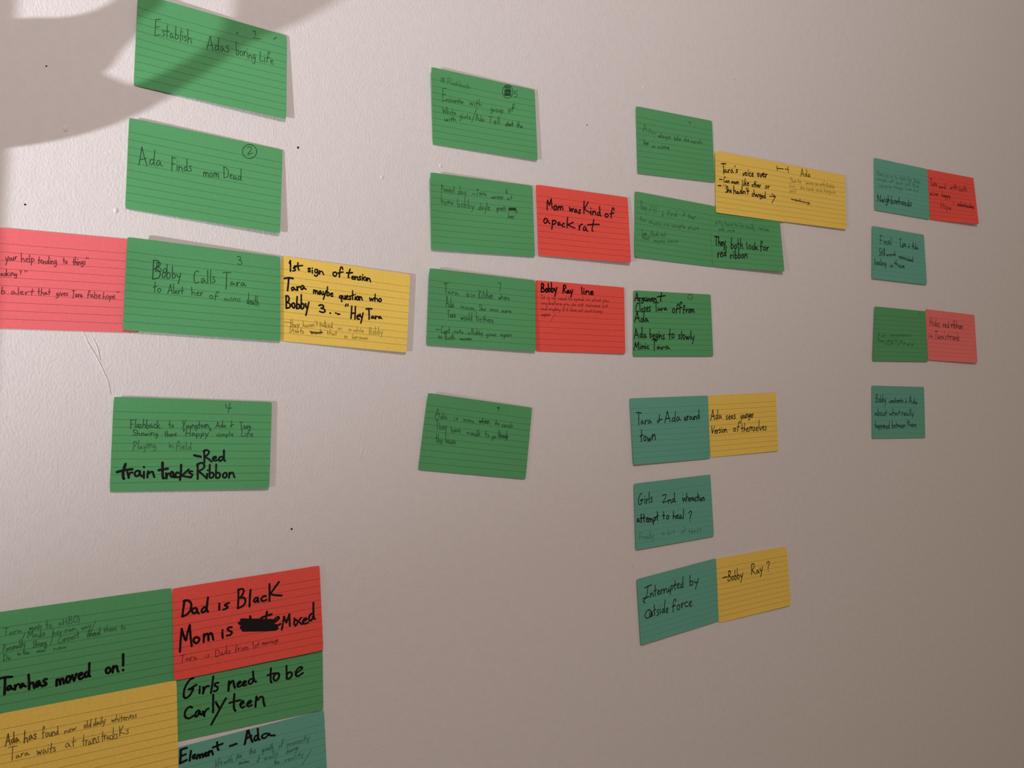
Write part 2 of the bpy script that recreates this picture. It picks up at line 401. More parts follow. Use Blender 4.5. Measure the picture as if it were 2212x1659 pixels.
 'W': dict(z=0.6, c=[(652.39, 133.1, 1.6), (776.53, 136.23, 1.2), (779.38, 60.55, 1.6), (650.32, 57.26, 1.6)], t=[
  ('Argumen',0.0137,0.1537,0.2945,0.1561,0.0127,0.0391,1.3,'marker'),
  ('t',0.2882,0.1604,0.3898,0.1389,0.2866,0.0247,1.4,'marker'),
  ('Closes',0.0273,0.3248,0.22,0.319,0.0261,0.1682,1.1,'marker'),
  ('T',0.2546,0.3173,0.3208,0.3141,0.2535,0.1624,1.1,'marker'),
  ('ara',0.3017,0.2917,0.4224,0.2858,0.3012,0.1985,1.1,'marker'),
  ('off',0.4832,0.3182,0.6155,0.3123,0.4832,0.161,1.2,'marker'),
  ('from',0.6252,0.3118,0.7789,0.313,0.6262,0.1808,1.2,'marker'),
  ('Ada',0.016,0.4818,0.1891,0.4672,0.0151,0.3407,1.2,'marker'),
  ('Ada',0.0145,0.7296,0.1666,0.7186,0.0136,0.5734,1.1,'marker'),
  ('begins',0.2004,0.7178,0.3892,0.7374,0.2014,0.5672,1.1,'marker'),
  ('to',0.4333,0.7248,0.5119,0.7312,0.4366,0.548,1.2,'marker'),
  ('slowly',0.5562,0.7344,0.7677,0.7347,0.5599,0.5878,1.2,'marker'),
  ('Mimic',0.0125,0.9008,0.1982,0.8916,0.0118,0.7829,1.1,'marker'),
  ('T',0.2284,0.903,0.2895,0.8986,0.2308,0.7482,1.1,'marker'),
  ('ara',0.2834,0.8948,0.444,0.8975,0.2857,0.786,1.1,'marker'),
  ('@O',0.7229,0.0518,0.7551,0.0498,0.7233,0.0119,0.8,'faint'),
 ]),
 'X': dict(z=1.2, c=[(644.62, 9.01, 1.6), (769.46, 12.37, 1.4), (771.71, -64.21, 1.5), (648.53, -66.69, 2.6)], t=[
  ('T',0.0634,0.4058,0.1315,0.4083,0.0722,0.2072,1.0,'marker'),
  ('ara',0.118,0.3959,0.2542,0.3937,0.1231,0.2706,0.9,'marker'),
  ('&',0.3137,0.4,0.3916,0.4053,0.3187,0.2502,1.0,'marker'),
  ('Ada',0.4188,0.3932,0.6292,0.3895,0.4245,0.2135,1.0,'marker'),
  ('around',0.669,0.3744,0.8815,0.3701,0.6729,0.2451,1.0,'marker'),
  ('town',0.0962,0.668,0.2979,0.6504,0.1047,0.4863,1.1,'marker'),
 ]),
 'Z': dict(z=0.7, c=[(649.41, -88.17, 2.0), (771.33, -83.62, 1.8), (775.78, -158.75, 2.0), (650.83, -163.37, 2.2)], t=[
  ('Girls',0.049,0.3253,0.2308,0.3206,0.0522,0.169,1.0,'marker'),
  ('2',0.3453,0.3691,0.4173,0.3568,0.3479,0.2131,1.0,'marker'),
  ('nd',0.424,0.3646,0.5255,0.3711,0.4266,0.2077,1.1,'marker'),
  ('interaction',0.6117,0.3731,0.9097,0.4099,0.6147,0.2478,1.1,'marker'),
  ('attempt',0.0205,0.6008,0.3074,0.6164,0.0241,0.4492,1.2,'marker'),
  ('to',0.3468,0.6117,0.4325,0.628,0.3514,0.4771,1.1,'marker'),
  ('heal',0.4786,0.6342,0.6234,0.6447,0.4839,0.4985,1.1,'marker'),
  ('?',0.6781,0.6951,0.7242,0.6995,0.6864,0.5161,1.1,'marker'),
  ('Finally',0.0486,0.859,0.2321,0.8738,0.0518,0.7475,0.5,'faint'),
  ('a bit',0.3234,0.8482,0.4982,0.8594,0.3281,0.7594,0.5,'faint'),
  ('of',0.5647,0.8853,0.6339,0.8786,0.5706,0.7953,0.5,'faint'),
  ('tears',0.6674,0.8937,0.8385,0.8903,0.6738,0.7948,0.6,'faint'),
 ]),
 'AA': dict(z=1.2, c=[(651.87, -196.71, 2.0), (778.7, -185.85, 1.4), (782.52, -262.33, 1.5), (656.68, -271.79, 2.2)], t=[
  ('I',0.0574,0.312,0.1496,0.3106,0.0657,0.1314,1.0,'marker'),
  ('|',0.0938,0.3194,0.0598,0.3588,0.0,0.0,1.0,'marker'),
  ('|',0.0598,0.3588,0.0813,0.3896,0.0,0.0,1.0,'marker'),
  ('nterrupted',0.1491,0.3219,0.5734,0.3177,0.1558,0.1627,1.0,'marker'),
  ('by',0.6379,0.3241,0.7581,0.3264,0.6447,0.1432,1.0,'marker'),
  ('O',0.0582,0.6162,0.1484,0.6271,0.0649,0.4811,1.0,'marker'),
  ('utside',0.1254,0.6242,0.3641,0.6274,0.1343,0.4434,1.0,'marker'),
  ('force',0.4037,0.6301,0.6689,0.6394,0.4121,0.4522,1.0,'marker'),
 ]),
 'AC': dict(z=1.1, c=[(1110.27, 355.84, 1.6), (1242.82, 358.37, 1.4), (1246.9, 281.11, 1.6), (1109.19, 279.92, 1.6)], t=[
  ('they go in to look for Ada',0.0458,0.318,0.8683,0.3112,0.0467,0.2343,0.6,'faint'),
  ('ones of out of the',0.0447,0.4227,0.8436,0.4018,0.0456,0.339,0.6,'faint'),
  ('where they live by',0.0772,0.5513,0.8298,0.4794,0.0783,0.4674,0.6,'faint'),
  ('Neighborhoods',0.0492,0.8234,0.6826,0.8021,0.0511,0.6822,1.1,'marker'),
 ]),
 'AE': dict(z=0.7, c=[(1102.29, 256.15, 1.8), (1230.21, 256.32, 1.6), (1233.75, 180.67, 2.8), (1099.19, 179.96, 2.0)], t=[
  ('Final',0.1509,0.3245,0.3726,0.3124,0.1495,0.1608,0.9,'marker'),
  ('Tara',0.5155,0.3263,0.6429,0.3065,0.515,0.1717,0.9,'marker'),
  ('&',0.6746,0.3165,0.7224,0.3125,0.6756,0.2177,0.8,'marker'),
  ('Ada',0.7542,0.3184,0.8737,0.3131,0.7566,0.1859,0.9,'marker'),
  ('Still',0.1296,0.544,0.2452,0.5318,0.1299,0.392,0.9,'marker'),
  ('work',0.2631,0.5435,0.4504,0.5032,0.264,0.4467,0.9,'marker'),
  ('reminded',0.4965,0.5494,0.7771,0.576,0.4986,0.4512,0.9,'marker'),
  ('healing',0.0484,0.7357,0.2684,0.7204,0.0488,0.6163,0.9,'marker'),
  ('is',0.318,0.7393,0.3879,0.7378,0.3212,0.6497,0.9,'marker'),
  ('these',0.4129,0.7001,0.6058,0.7314,0.4168,0.5936,0.9,'marker'),
 ]),
 'AF': dict(z=1.1, c=[(1104.21, 140.28, 2.0), (1230.18, 140.13, 1.5), (1233.3, 63.62, 1.6), (1097.04, 62.12, 2.2)], t=[
  ('7',0.865,0.1084,0.898,0.1078,0.8664,0.055,0.6,'faint'),
  ('Ada remembers',0.0753,0.5567,0.7174,0.5158,0.0731,0.4814,0.7,'faint'),
  ('they used to go',0.0677,0.6475,0.5611,0.6338,0.0657,0.5773,0.7,'faint'),
  ('out in field',0.2085,0.7065,0.7639,0.6931,0.2079,0.6355,0.7,'faint'),
 ]),
 'AH': dict(z=0.6, c=[(1094.92, 26.9, 1.2), (1223.07, 25.5, 1.2), (1223.48, -50.79, 1.4), (1093.34, -48.54, 1.4)], t=[
  ('Bobby',0.0702,0.319,0.2705,0.3232,0.071,0.1601,0.9,'marker'),
  ('confronts',0.3204,0.3299,0.596,0.3106,0.3204,0.2253,0.9,'marker'),
  ('&',0.6168,0.3292,0.6631,0.3399,0.6173,0.2308,0.8,'marker'),
  ('Ada',0.6969,0.328,0.8625,0.3371,0.6979,0.1875,0.9,'marker'),
  ('about',0.0465,0.5553,0.2828,0.5765,0.0476,0.43,0.9,'marker'),
  ('what',0.3233,0.5651,0.5299,0.5529,0.3248,0.4419,0.9,'marker'),
  ('really',0.5518,0.5679,0.7939,0.5668,0.5539,0.4434,0.9,'marker'),
  ('happened',0.0531,0.7984,0.3296,0.8151,0.0547,0.6658,0.9,'marker'),
  ('between',0.3686,0.8042,0.6267,0.7945,0.3724,0.6734,0.9,'marker'),
  ('them',0.65,0.7681,0.8362,0.788,0.6543,0.628,0.9,'marker'),
 ]),
 'P': dict(z=0.5, c=[(-4.01, 138.34, 2.0), (122.85, 139.08, 0.8), (123.16, 62.96, 0.8), (-3.7, 62.41, 1.2)], t=[
  ('your',0.2705,0.3341,0.3306,0.3077,0.2703,0.2581,0.5,'pen'),
  ('help',0.3516,0.3252,0.4244,0.3206,0.3514,0.2377,0.5,'pen'),
  ('tending',0.4398,0.3296,0.5455,0.3232,0.4397,0.2486,0.5,'pen'),
  ('to',0.5773,0.3116,0.6012,0.3085,0.5771,0.2406,0.5,'pen'),
  ('things',0.6293,0.3198,0.7023,0.3105,0.6292,0.241,0.5,'pen'),
  ('"',0.7063,0.2872,0.7207,0.2869,0.7063,0.2305,0.5,'pen'),
  ('asking',0.2447,0.4785,0.3328,0.4715,0.2446,0.4135,0.5,'pen'),
  ('?',0.3442,0.4555,0.3556,0.4541,0.3441,0.4117,0.5,'pen'),
  ('"',0.3651,0.4603,0.3815,0.4583,0.365,0.409,0.5,'pen'),
  ('b',0.2468,0.6555,0.2692,0.6532,0.2467,0.5868,0.5,'pen'),
  ('alert',0.2992,0.6574,0.4209,0.6451,0.2991,0.5883,0.5,'pen'),
  ('that',0.4402,0.6506,0.5104,0.6399,0.4402,0.5826,0.5,'pen'),
  ('gives',0.5379,0.6483,0.6055,0.6417,0.5379,0.5798,0.5,'pen'),
  ('Tara',0.6256,0.6586,0.6862,0.6452,0.6255,0.5796,0.5,'pen'),
  ('false',0.7106,0.6543,0.7889,0.6469,0.7106,0.5747,0.5,'pen'),
  ('hope',0.7993,0.6535,0.8726,0.6505,0.7993,0.5733,0.5,'pen'),
  ('"',0.8768,0.6116,0.8929,0.61,0.8768,0.5577,0.5,'pen'),
 ]),
 'F': dict(z=0.7, c=[(23.6, -150.18, 1.0), (150.39, -146.59, 1.0), (152.54, -222.66, 1.0), (25.76, -226.25, 1.0)], t=[
  ('Tara',0.0541,0.2349,0.1488,0.2341,0.055,0.1653,0.45,'faint'),
  ('wants',0.1882,0.2266,0.2544,0.2276,0.189,0.1601,0.45,'faint'),
  ('to',0.2766,0.234,0.308,0.2305,0.2777,0.1501,0.45,'faint'),
  ('in',0.3442,0.2198,0.3647,0.2172,0.3449,0.1691,0.45,'faint'),
  ('HBO)',0.3692,0.2185,0.4634,0.2197,0.3701,0.1464,0.45,'faint'),
  ('|',0.1456,0.312,0.1661,0.2393,0.0,0.0,0.5,'faint'),
  ('Made',0.1784,0.3012,0.2733,0.3088,0.1794,0.2307,0.5,'faint'),
  ('her',0.3113,0.3202,0.3656,0.3152,0.3124,0.236,0.45,'faint'),
  ('own',0.3749,0.3052,0.4415,0.2992,0.3758,0.2374,0.45,'faint'),
  ('way',0.467,0.298,0.5231,0.2928,0.4678,0.2381,0.45,'faint'),
  ('|',0.5078,0.3789,0.5499,0.2269,0.0,0.0,0.45,'faint'),
  ('Personality',0.0499,0.3978,0.1687,0.3773,0.0508,0.3242,0.45,'faint'),
  ('Strong',0.2034,0.4047,0.2811,0.3953,0.2043,0.3382,0.5,'faint'),
  ('|',0.2966,0.4085,0.3163,0.2794,0.0,0.0,0.45,'faint'),
  ('Connect',0.3372,0.4042,0.4567,0.3722,0.3382,0.3283,0.45,'faint'),
  ('friend',0.4983,0.389,0.5738,0.3812,0.4994,0.3118,0.55,'faint'),
  ('them',0.593,0.3652,0.6674,0.3651,0.5939,0.3002,0.45,'faint'),
  ('to',0.6915,0.3721,0.7184,0.3667,0.6925,0.3021,0.45,'faint'),
  ('Do',0.0509,0.4842,0.0872,0.4838,0.0516,0.427,0.5,'faint'),
  ('in the',0.1242,0.4545,0.1873,0.458,0.1249,0.405,0.45,'faint'),
  ('real',0.2225,0.4609,0.2714,0.4554,0.2231,0.4151,0.5,'faint'),
  ('new',0.3139,0.4628,0.3864,0.4618,0.3145,0.4166,0.45,'faint'),
  ('T',0.0215,0.7934,0.0917,0.7981,0.0236,0.6307,1.9,'marker'),
  ('ara',0.0641,0.7841,0.1635,0.774,0.0655,0.6779,1.7,'marker'),
  ('has',0.1783,0.8041,0.2756,0.8008,0.1803,0.6595,1.9,'marker'),
  ('moved',0.3225,0.8171,0.5137,0.7894,0.3245,0.6746,1.9,'marker'),
  ('on',0.5939,0.7949,0.6707,0.7945,0.5961,0.6526,1.9,'marker'),
  ('!',0.6852,0.7993,0.6998,0.7998,0.688,0.6121,2.0,'marker'),
 ]),
 'G': dict(z=1.8, c=[(27.61, -225.14, 2.2), (154.21, -222.36, 2.2), (155.92, -298.39, 2.0), (29.29, -301.18, 2.0)], t=[
  ('Ada',0.0369,0.3256,0.1078,0.3131,0.038,0.2034,0.7,'pen'),
  ('has',0.1315,0.3309,0.1994,0.3165,0.1326,0.2156,0.7,'pen'),
  ('found',0.2281,0.3237,0.3176,0.3212,0.2291,0.2238,0.5,'pen'),
  ('new',0.3471,0.3242,0.4112,0.3152,0.3478,0.2526,0.5,'pen'),
  ('old',0.4529,0.3124,0.4948,0.3147,0.4536,0.2357,0.55,'pen'),
  ('daily',0.5042,0.3123,0.5752,0.3004,0.505,0.2309,0.55,'pen'),
  ('whiteness',0.6086,0.3086,0.7593,0.3122,0.6093,0.235,0.5,'pen'),
  ('T',0.0506,0.4661,0.0956,0.4686,0.0516,0.3479,0.5,'pen'),
  ('ara',0.087,0.465,0.1586,0.4618,0.0877,0.3913,0.55,'pen'),
  ('waits',0.1979,0.4822,0.3003,0.4825,0.1989,0.3787,0.55,'pen'),
  ('at',0.3479,0.4724,0.4072,0.4794,0.349,0.3546,0.5,'pen'),
  ('trains',0.4441,0.4899,0.54,0.4939,0.4455,0.354,0.5,'pen'),
  ('tracks',0.5496,0.4805,0.6451,0.4921,0.5508,0.3646,0.5,'pen'),
  ('K',0.6525,0.4732,0.6841,0.4681,0.6536,0.3691,0.55,'pen'),
  ('s',0.689,0.4612,0.7061,0.4591,0.69,0.3741,0.5,'pen'),
 ]),
 'K': dict(z=0.5, c=[(152.89, -197.03, 0.6), (279.71, -195.49, 0.8), (280.53, -271.53, 1.0), (153.73, -273.06, 0.9)], t=[
  ('G',0.0515,0.5601,0.1361,0.5132,0.0524,0.3935,1.8,'marker'),
  ('i',0.148,0.532,0.159,0.5307,0.1485,0.4335,1.7,'marker'),
  ('r',0.1672,0.5317,0.2082,0.5288,0.1681,0.3796,1.8,'marker'),
  ('l',0.2139,0.5489,0.2373,0.5467,0.2149,0.3837,1.8,'marker'),
  ('s',0.2411,0.5521,0.2774,0.5416,0.2421,0.3948,1.7,'marker'),
  ('n',0.3365,0.5643,0.383,0.5485,0.3376,0.3847,1.9,'marker'),
  ('e',0.3929,0.5543,0.4231,0.5489,0.3937,0.4367,1.7,'marker'),
  ('e',0.4297,0.551,0.4611,0.5442,0.4304,0.4288,1.7,'marker'),
  ('d',0.4688,0.5399,0.5277,0.5145,0.4697,0.3876,1.8,'marker'),
  ('t',0.6023,0.5681,0.6573,0.5683,0.6035,0.3968,1.8,'marker'),
  ('o',0.639,0.5539,0.689,0.5481,0.6401,0.3906,1.8,'marker'),
  ('b',0.7314,0.557,0.7849,0.5475,0.7325,0.3924,1.8,'marker'),
  ('e',0.7874,0.5701,0.8542,0.5382,0.7888,0.3829,1.8,'marker'),
  ('c',0.0491,0.7974,0.113,0.7877,0.0505,0.5622,1.8,'marker'),
  ('a',0.1178,0.7853,0.1657,0.7737,0.1188,0.6262,1.8,'marker'),
  ('r',0.1718,0.7964,0.2115,0.7816,0.1728,0.6406,1.8,'marker'),
  ('l',0.2286,0.7629,0.2496,0.7578,0.2297,0.5856,1.8,'marker'),
  ('|',0.2561,0.6566,0.2825,0.7427,0.0,0.0,1.7,'marker'),
  ('|',0.3226,0.6399,0.2262,0.8939,0.0,0.0,1.9,'marker'),
  ('t',0.3487,0.8023,0.4112,0.8056,0.3504,0.5689,1.9,'marker'),
  ('e',0.4128,0.7894,0.4467,0.7842,0.4139,0.6553,1.8,'marker'),
  ('e',0.4583,0.7865,0.496,0.78,0.4593,0.6561,1.8,'marker'),
  ('n',0.5143,0.7972,0.5848,0.8076,0.516,0.5729,1.9,'marker'),
 ]),
 'J': dict(z=0.7, c=[(154.4, -277.88, 1.2), (281.13, -271.83, 1.0), (284.8, -347.84, 1.0), (158.12, -353.96, 1.0)], t=[
  ('E',0.0147,0.1842,0.0619,0.1753,0.0185,0.0471,2.0,'marker'),
  ('l',0.0703,0.1792,0.0854,0.1805,0.0732,0.0736,1.8,'marker'),
  ('e',0.0931,0.1759,0.119,0.1689,0.0957,0.0823,1.7,'marker'),
  ('men',0.1215,0.1825,0.2286,0.1805,0.1245,0.0722,1.7,'marker'),
  ('t',0.2318,0.1503,0.2909,0.1394,0.2347,0.0427,1.8,'marker'),
  ('~',0.3371,0.1324,0.3832,0.1242,0.0,0.0,1.9,'marker'),
  ('A',0.4366,0.1601,0.4926,0.1577,0.4408,-0.0047,2.0,'marker'),
  ('d',0.4965,0.1465,0.5375,0.1475,0.4999,0.0148,1.8,'marker'),
  ('a',0.5428,0.1438,0.6338,0.144,0.5459,0.0244,1.7,'marker'),
  ('life',0.2346,0.3187,0.2839,0.3085,0.2366,0.2445,0.45,'faint'),
  ('with',0.2936,0.313,0.353,0.3155,0.2955,0.2425,0.45,'faint'),
  ('for',0.3758,0.305,0.4164,0.2898,0.3775,0.2422,0.5,'faint'),
  ('the',0.4618,0.2979,0.5081,0.2848,0.4641,0.2134,0.5,'faint'),
  ('growth',0.5462,0.3021,0.632,0.302,0.5484,0.2213,0.45,'faint'),
  ('of',0.6608,0.3063,0.6981,0.2968,0.6632,0.2204,0.5,'faint'),
  ('innocently',0.7188,0.3148,0.8865,0.3054,0.7209,0.2415,0.45,'faint'),
  ('&',0.5073,0.4044,0.5385,0.3931,0.5095,0.3283,0.5,'faint'),
  ('walls',0.559,0.3983,0.6609,0.3976,0.5613,0.3176,0.45,'faint'),
  ('change',0.7113,0.3926,0.8055,0.3799,0.7134,0.3194,0.45,'faint'),
  ('the',0.627,0.4773,0.6638,0.4771,0.6288,0.4175,0.45,'faint'),
  ('reality',0.7035,0.478,0.8379,0.4738,0.7052,0.4178,0.45,'faint'),
  ('|',0.8214,0.5719,0.894,0.4257,0.0,0.0,0.5,'faint'),
  ('mom',0.3916,0.3674,0.4622,0.3749,0.3933,0.3088,0.6,'faint'),
 ]),
 'D': dict(z=0.8, c=[(242.79, 136.86, 0.7), (368.24, 129.11, 3.2), (363.77, 53.35, 3.4), (238.41, 60.85, 0.7)], t=[
  ('1',0.0587,0.1732,0.0741,0.1697,0.0541,0.039,1.3,'marker'),
  ('s',0.0814,0.168,0.1055,0.1601,0.0778,0.0652,1.2,'marker'),
  ('t',0.1002,0.1493,0.1562,0.1364,0.0969,0.0542,1.3,'marker'),
  ('sign',0.194,0.1518,0.3171,0.1518,0.1902,0.048,1.2,'marker'),
  ('of',0.3816,0.1657,0.4636,0.1473,0.3764,0.0406,1.3,'marker'),
  ('t',0.4848,0.1548,0.5265,0.1496,0.4801,0.0492,1.4,'marker'),
  ('ension',0.527,0.1619,0.6838,0.1607,0.5226,0.0641,1.2,'marker'),
  ('T',0.0291,0.4074,0.0914,0.3904,0.0237,0.2502,1.5,'marker'),
  ('ara',0.0794,0.393,0.1894,0.3737,0.0756,0.2824,1.3,'marker'),
  ('maybe',0.2454,0.4022,0.3984,0.4028,0.2417,0.2981,1.2,'marker'),
  ('question',0.4433,0.4264,0.6297,0.4054,0.4392,0.3166,1.2,'marker'),
  ('who',0.6804,0.4037,0.7822,0.3922,0.6766,0.3042,1.2,'marker'),
  ('Bobby',0.0503,0.605,0.2218,0.5921,0.0448,0.4438,1.4,'marker'),
  ('3',0.298,0.6138,0.3462,0.6088,0.2951,0.5254,1.6,'marker'),
  ('.',0.3744,0.6091,0.3846,0.6072,0.3723,0.5443,1.5,'marker'),
  ('.',0.4181,0.605,0.4284,0.603,0.416,0.5399,1.4,'marker'),
  ('~',0.4338,0.6086,0.452,0.6109,0.0,0.0,1.3,'marker'),
  ('"',0.4973,0.5885,0.5245,0.5858,0.494,0.4861,1.2,'marker'),
  ('Hey',0.5419,0.6421,0.6424,0.6365,0.5376,0.5023,1.4,'marker'),
  ('T',0.6661,0.6255,0.7114,0.6174,0.6618,0.4842,1.4,'marker'),
  ('ara',0.7007,0.6177,0.7891,0.6062,0.6985,0.5426,1.2,'marker'),
  ('-',0.0406,0.8121,0.0839,0.811,0.0376,0.7258,0.4,'pen'),
  ('they',0.0893,0.8275,0.1551,0.8242,0.0864,0.7408,0.4,'pen'),
  ("haven't",0.1795,0.8161,0.2935,0.7925,0.1769,0.7366,0.35,'pen'),
  ('talked',0.3035,0.7908,0.4054,0.7895,0.3012,0.7144,0.4,'pen'),
  ('in',0.4445,0.8033,0.4754,0.7981,0.443,0.7462,0.35,'pen'),
  ('a',0.5278,0.8058,0.5539,0.8014,0.5264,0.7482,0.35,'pen'),
  ('while',0.5672,0.8075,0.6491,0.8022,0.5657,0.7456,0.35,'pen'),
  ('Bobby',0.6894,0.8165,0.8021,0.8068,0.6874,0.7248,0.35,'pen'),
  ('Starts',0.0842,0.8916,0.1942,0.8895,0.0818,0.8208,0.4,'pen'),
  ('went',0.2412,0.8858,0.3262,0.8776,0.2392,0.8219,0.6,'pen'),
  ('~',0.2354,0.8603,0.3307,0.8574,0.0,0.0,1.0,'pen'),
  ('~',0.2483,0.8742,0.3281,0.8546,0.0,0.0,1.0,'pen'),
  ('that',0.3643,0.8778,0.4409,0.8694,0.3624,0.8091,0.35,'pen'),
  ('to',0.4959,0.8975,0.5218,0.8934,0.4947,0.8442,0.35,'pen'),
  ('her',0.5585,0.8958,0.6083,0.8879,0.5572,0.834,0.35,'pen'),
  ('mom',0.6137,0.8913,0.6827,0.8862,0.6126,0.8332,0.35,'pen'),
 ]),
 'T2': dict(z=2.1, c=[(911.6, 318.12, 2.2), (1041.03, 320.33, 2.4), (1041.63, 244.19, 3.0), (910.62, 241.18, 2.2)], t=[
  ('|',0.0161,0.0938,0.0835,0.0876,0.0,0.0,1.0,'pen'),
  ('|',0.0808,0.0394,0.0893,0.1422,0.0,0.0,1.0,'pen'),
  ('Ada',0.2779,0.1674,0.4316,0.1477,0.2789,0.0377,1.0,'pen'),
  ('Then he',0.1054,0.3075,0.2874,0.2832,0.1061,0.2259,0.6,'faint'),
  ('moves on with Bobby',0.3559,0.2933,0.8389,0.2782,0.3567,0.2044,0.6,'faint'),
  ('she never once forgave',0.2654,0.3933,0.8482,0.3743,0.2662,0.3109,0.6,'faint'),
  ('him',0.0996,0.39,0.1925,0.3838,0.1002,0.3201,0.6,'faint'),
  ('still',0.0988,0.4831,0.202,0.4756,0.0994,0.4191,0.6,'faint'),
  ('~',0.1285,0.594,0.4209,0.619,0.0,0.0,1.1,'pen'),
  ('nothing',0.1386,0.6155,0.4206,0.6369,0.1393,0.5455,0.7,'pen'),
 ]),
 'U': dict(z=0.6, c=[(655.68, 247.97, 2.0), (783.58, 246.7, 0.8), (782.58, 170.58, 0.8), (654.68, 171.98, 2.0)], t=[
  ('They',0.0614,0.2608,0.1508,0.2706,0.0609,0.1326,0.5,'faint'),
  ('fill',0.1716,0.2875,0.2685,0.2792,0.1707,0.1759,0.5,'faint'),
  ('& find',0.3314,0.3135,0.5314,0.2802,0.3304,0.2181,0.6,'faint'),
  ('&',0.5882,0.2684,0.6382,0.2492,0.5875,0.1801,0.6,'faint'),
  ('then',0.6671,0.2787,0.7722,0.2661,0.6667,0.1943,0.6,'faint'),
  ('for',0.0616,0.4404,0.141,0.4404,0.0616,0.3548,0.5,'faint'),
  ('music no couple start',0.1756,0.4589,0.827,0.4439,0.1756,0.3857,0.6,'faint'),
  ('Tom',0.0783,0.6552,0.1473,0.6457,0.0786,0.5695,0.6,'faint'),
  ('finds out',0.1922,0.6412,0.3906,0.6158,0.1927,0.5633,0.6,'faint'),
  ('that',0.0882,0.7218,0.1812,0.7124,0.0887,0.6446,0.6,'faint'),
  ('moms want',0.2293,0.7336,0.5447,0.6885,0.23,0.6684,0.6,'faint'),
 ]),
 'V': dict(z=1.3, c=[(777.08, 245.85, 1.3), (903.88, 250.42, 1.6), (907.9, 174.23, 5.5), (781.26, 171.06, 1.6)], t=[
  ('it',0.0519,0.3044,0.0973,0.3026,0.0552,0.2336,0.6,'faint'),
  ('to have to be really',0.1171,0.2961,0.6363,0.3109,0.1212,0.2093,0.6,'faint'),
  ('realize',0.671,0.3068,0.8295,0.3209,0.6738,0.2342,0.6,'faint'),
  ('with',0.1059,0.3956,0.185,0.3898,0.1089,0.3325,0.6,'faint'),
  ('me',0.231,0.3999,0.3254,0.3883,0.2339,0.3364,0.7,'faint'),
  ('They',0.0394,0.6344,0.1888,0.6492,0.0467,0.481,1.3,'marker'),
  ('both',0.2572,0.6771,0.4376,0.6652,0.2666,0.4981,1.2,'marker'),
  ('look',0.4893,0.6596,0.6579,0.6499,0.4968,0.5228,1.2,'marker'),
  ('for',0.6841,0.6675,0.8071,0.6557,0.693,0.5173,1.3,'marker'),
  ('red',0.0614,0.8394,0.1895,0.8108,0.0704,0.6584,1.3,'marker'),
  ('ribbon',0.2405,0.8372,0.4942,0.8157,0.2498,0.6898,1.3,'marker'),
 ]),
 'T1': dict(z=2.4, c=[(786.0, 315.0, 3.2), (915.8, 318.67, 2.5), (913.43, 240.64, 2.5), (786.25, 238.32, 2.8)], t=[
  ('T',0.0814,0.344,0.1513,0.3299,0.0826,0.1749,1.2,'marker'),
  ('ara',0.1187,0.3332,0.2544,0.306,0.1195,0.2075,1.1,'marker'),
  ("'s",0.2591,0.3051,0.3129,0.2945,0.2593,0.1733,1.1,'marker'),
  ('voice',0.3772,0.3316,0.5401,0.3115,0.3772,0.199,1.2,'marker'),
  ('over',0.5866,0.3116,0.7354,0.2948,0.5862,0.172,1.3,'marker'),
  ('-',0.0458,0.4817,0.0848,0.4795,0.0464,0.4163,1.2,'marker'),
  ('Can',0.1108,0.4908,0.1969,0.4852,0.1116,0.4033,1.0,'marker'),
  ('mom',0.2204,0.4917,0.3272,0.4804,0.2211,0.4037,1.1,'marker'),
  ('like',0.3698,0.4968,0.4703,0.4839,0.3704,0.386,1.1,'marker'),
  ('other',0.5089,0.488,0.642,0.4784,0.5092,0.3932,1.1,'marker'),
  ('or',0.704,0.4808,0.7703,0.4689,0.704,0.3795,1.1,'marker'),
  ('-',0.0354,0.5815,0.0791,0.5754,0.0361,0.5162,1.2,'marker'),
  ('"',0.1039,0.6122,0.1487,0.6093,0.1048,0.5247,1.0,'marker'),
  ('She',0.1371,0.6443,0.2216,0.6398,0.1383,0.5402,1.2,'marker'),
  ("hadn't",0.2498,0.6457,0.4732,0.6225,0.251,0.5354,1.3,'marker'),
  ('changed',0.5079,0.6387,0.7174,0.6473,0.5086,0.5382,1.1,'marker'),
  ('|',0.7702,0.5988,0.8554,0.5977,0.0,0.0,1.0,'marker'),
  ('|',0.8032,0.5535,0.8554,0.5932,0.0,0.0,1.0,'marker'),
  ('|',0.8575,0.5951,0.8051,0.7058,0.0,0.0,1.0,'marker'),
  ('|',0.8783,0.0691,0.8846,0.1474,0.0,0.0,1.0,'marker'),
  ('|',0.8825,0.108,0.9737,0.1015,0.0,0.0,1.0,'marker'),
 ]),
 'Q': dict(z=0.6, c=[(516.93, 134.94, 0.7), (638.57, 135.46, 1.5), (638.63, 59.78, 2.2), (516.61, 59.07, 0.7)], t=[
  ('Bobby',0.0564,0.1566,0.2309,0.1546,0.0569,0.0292,1.5,'marker'),
  ('Ray',0.292,0.1487,0.4039,0.1531,0.2921,0.0345,1.5,'marker'),
  ('line',0.4994,0.1516,0.6387,0.1423,0.4991,0.0398,1.5,'marker'),
  ('It is no need to speak or what you',0.056,0.2615,0.8359,0.2344,0.0563,0.1978,0.45,'pen'),
  ('say before you do not outcome but',0.0557,0.3364,0.8293,0.318,0.056,0.2728,0.45,'pen'),
  ('and anyway if it does not scare honey',0.0554,0.415,0.761,0.4021,0.0556,0.3551,0.45,'pen'),
  ('supper',0.055,0.501,0.1575,0.4897,0.0553,0.4449,0.5,'pen'),
  ('|',0.1411,0.3065,0.1122,0.3879,0.0,0.0,0.4,'pen'),
  ('|',0.2157,0.3681,0.1923,0.4381,0.0,0.0,0.4,'pen'),
  ('|',0.2107,0.4518,0.1571,0.5651,0.0,0.0,0.4,'pen'),
 ]),
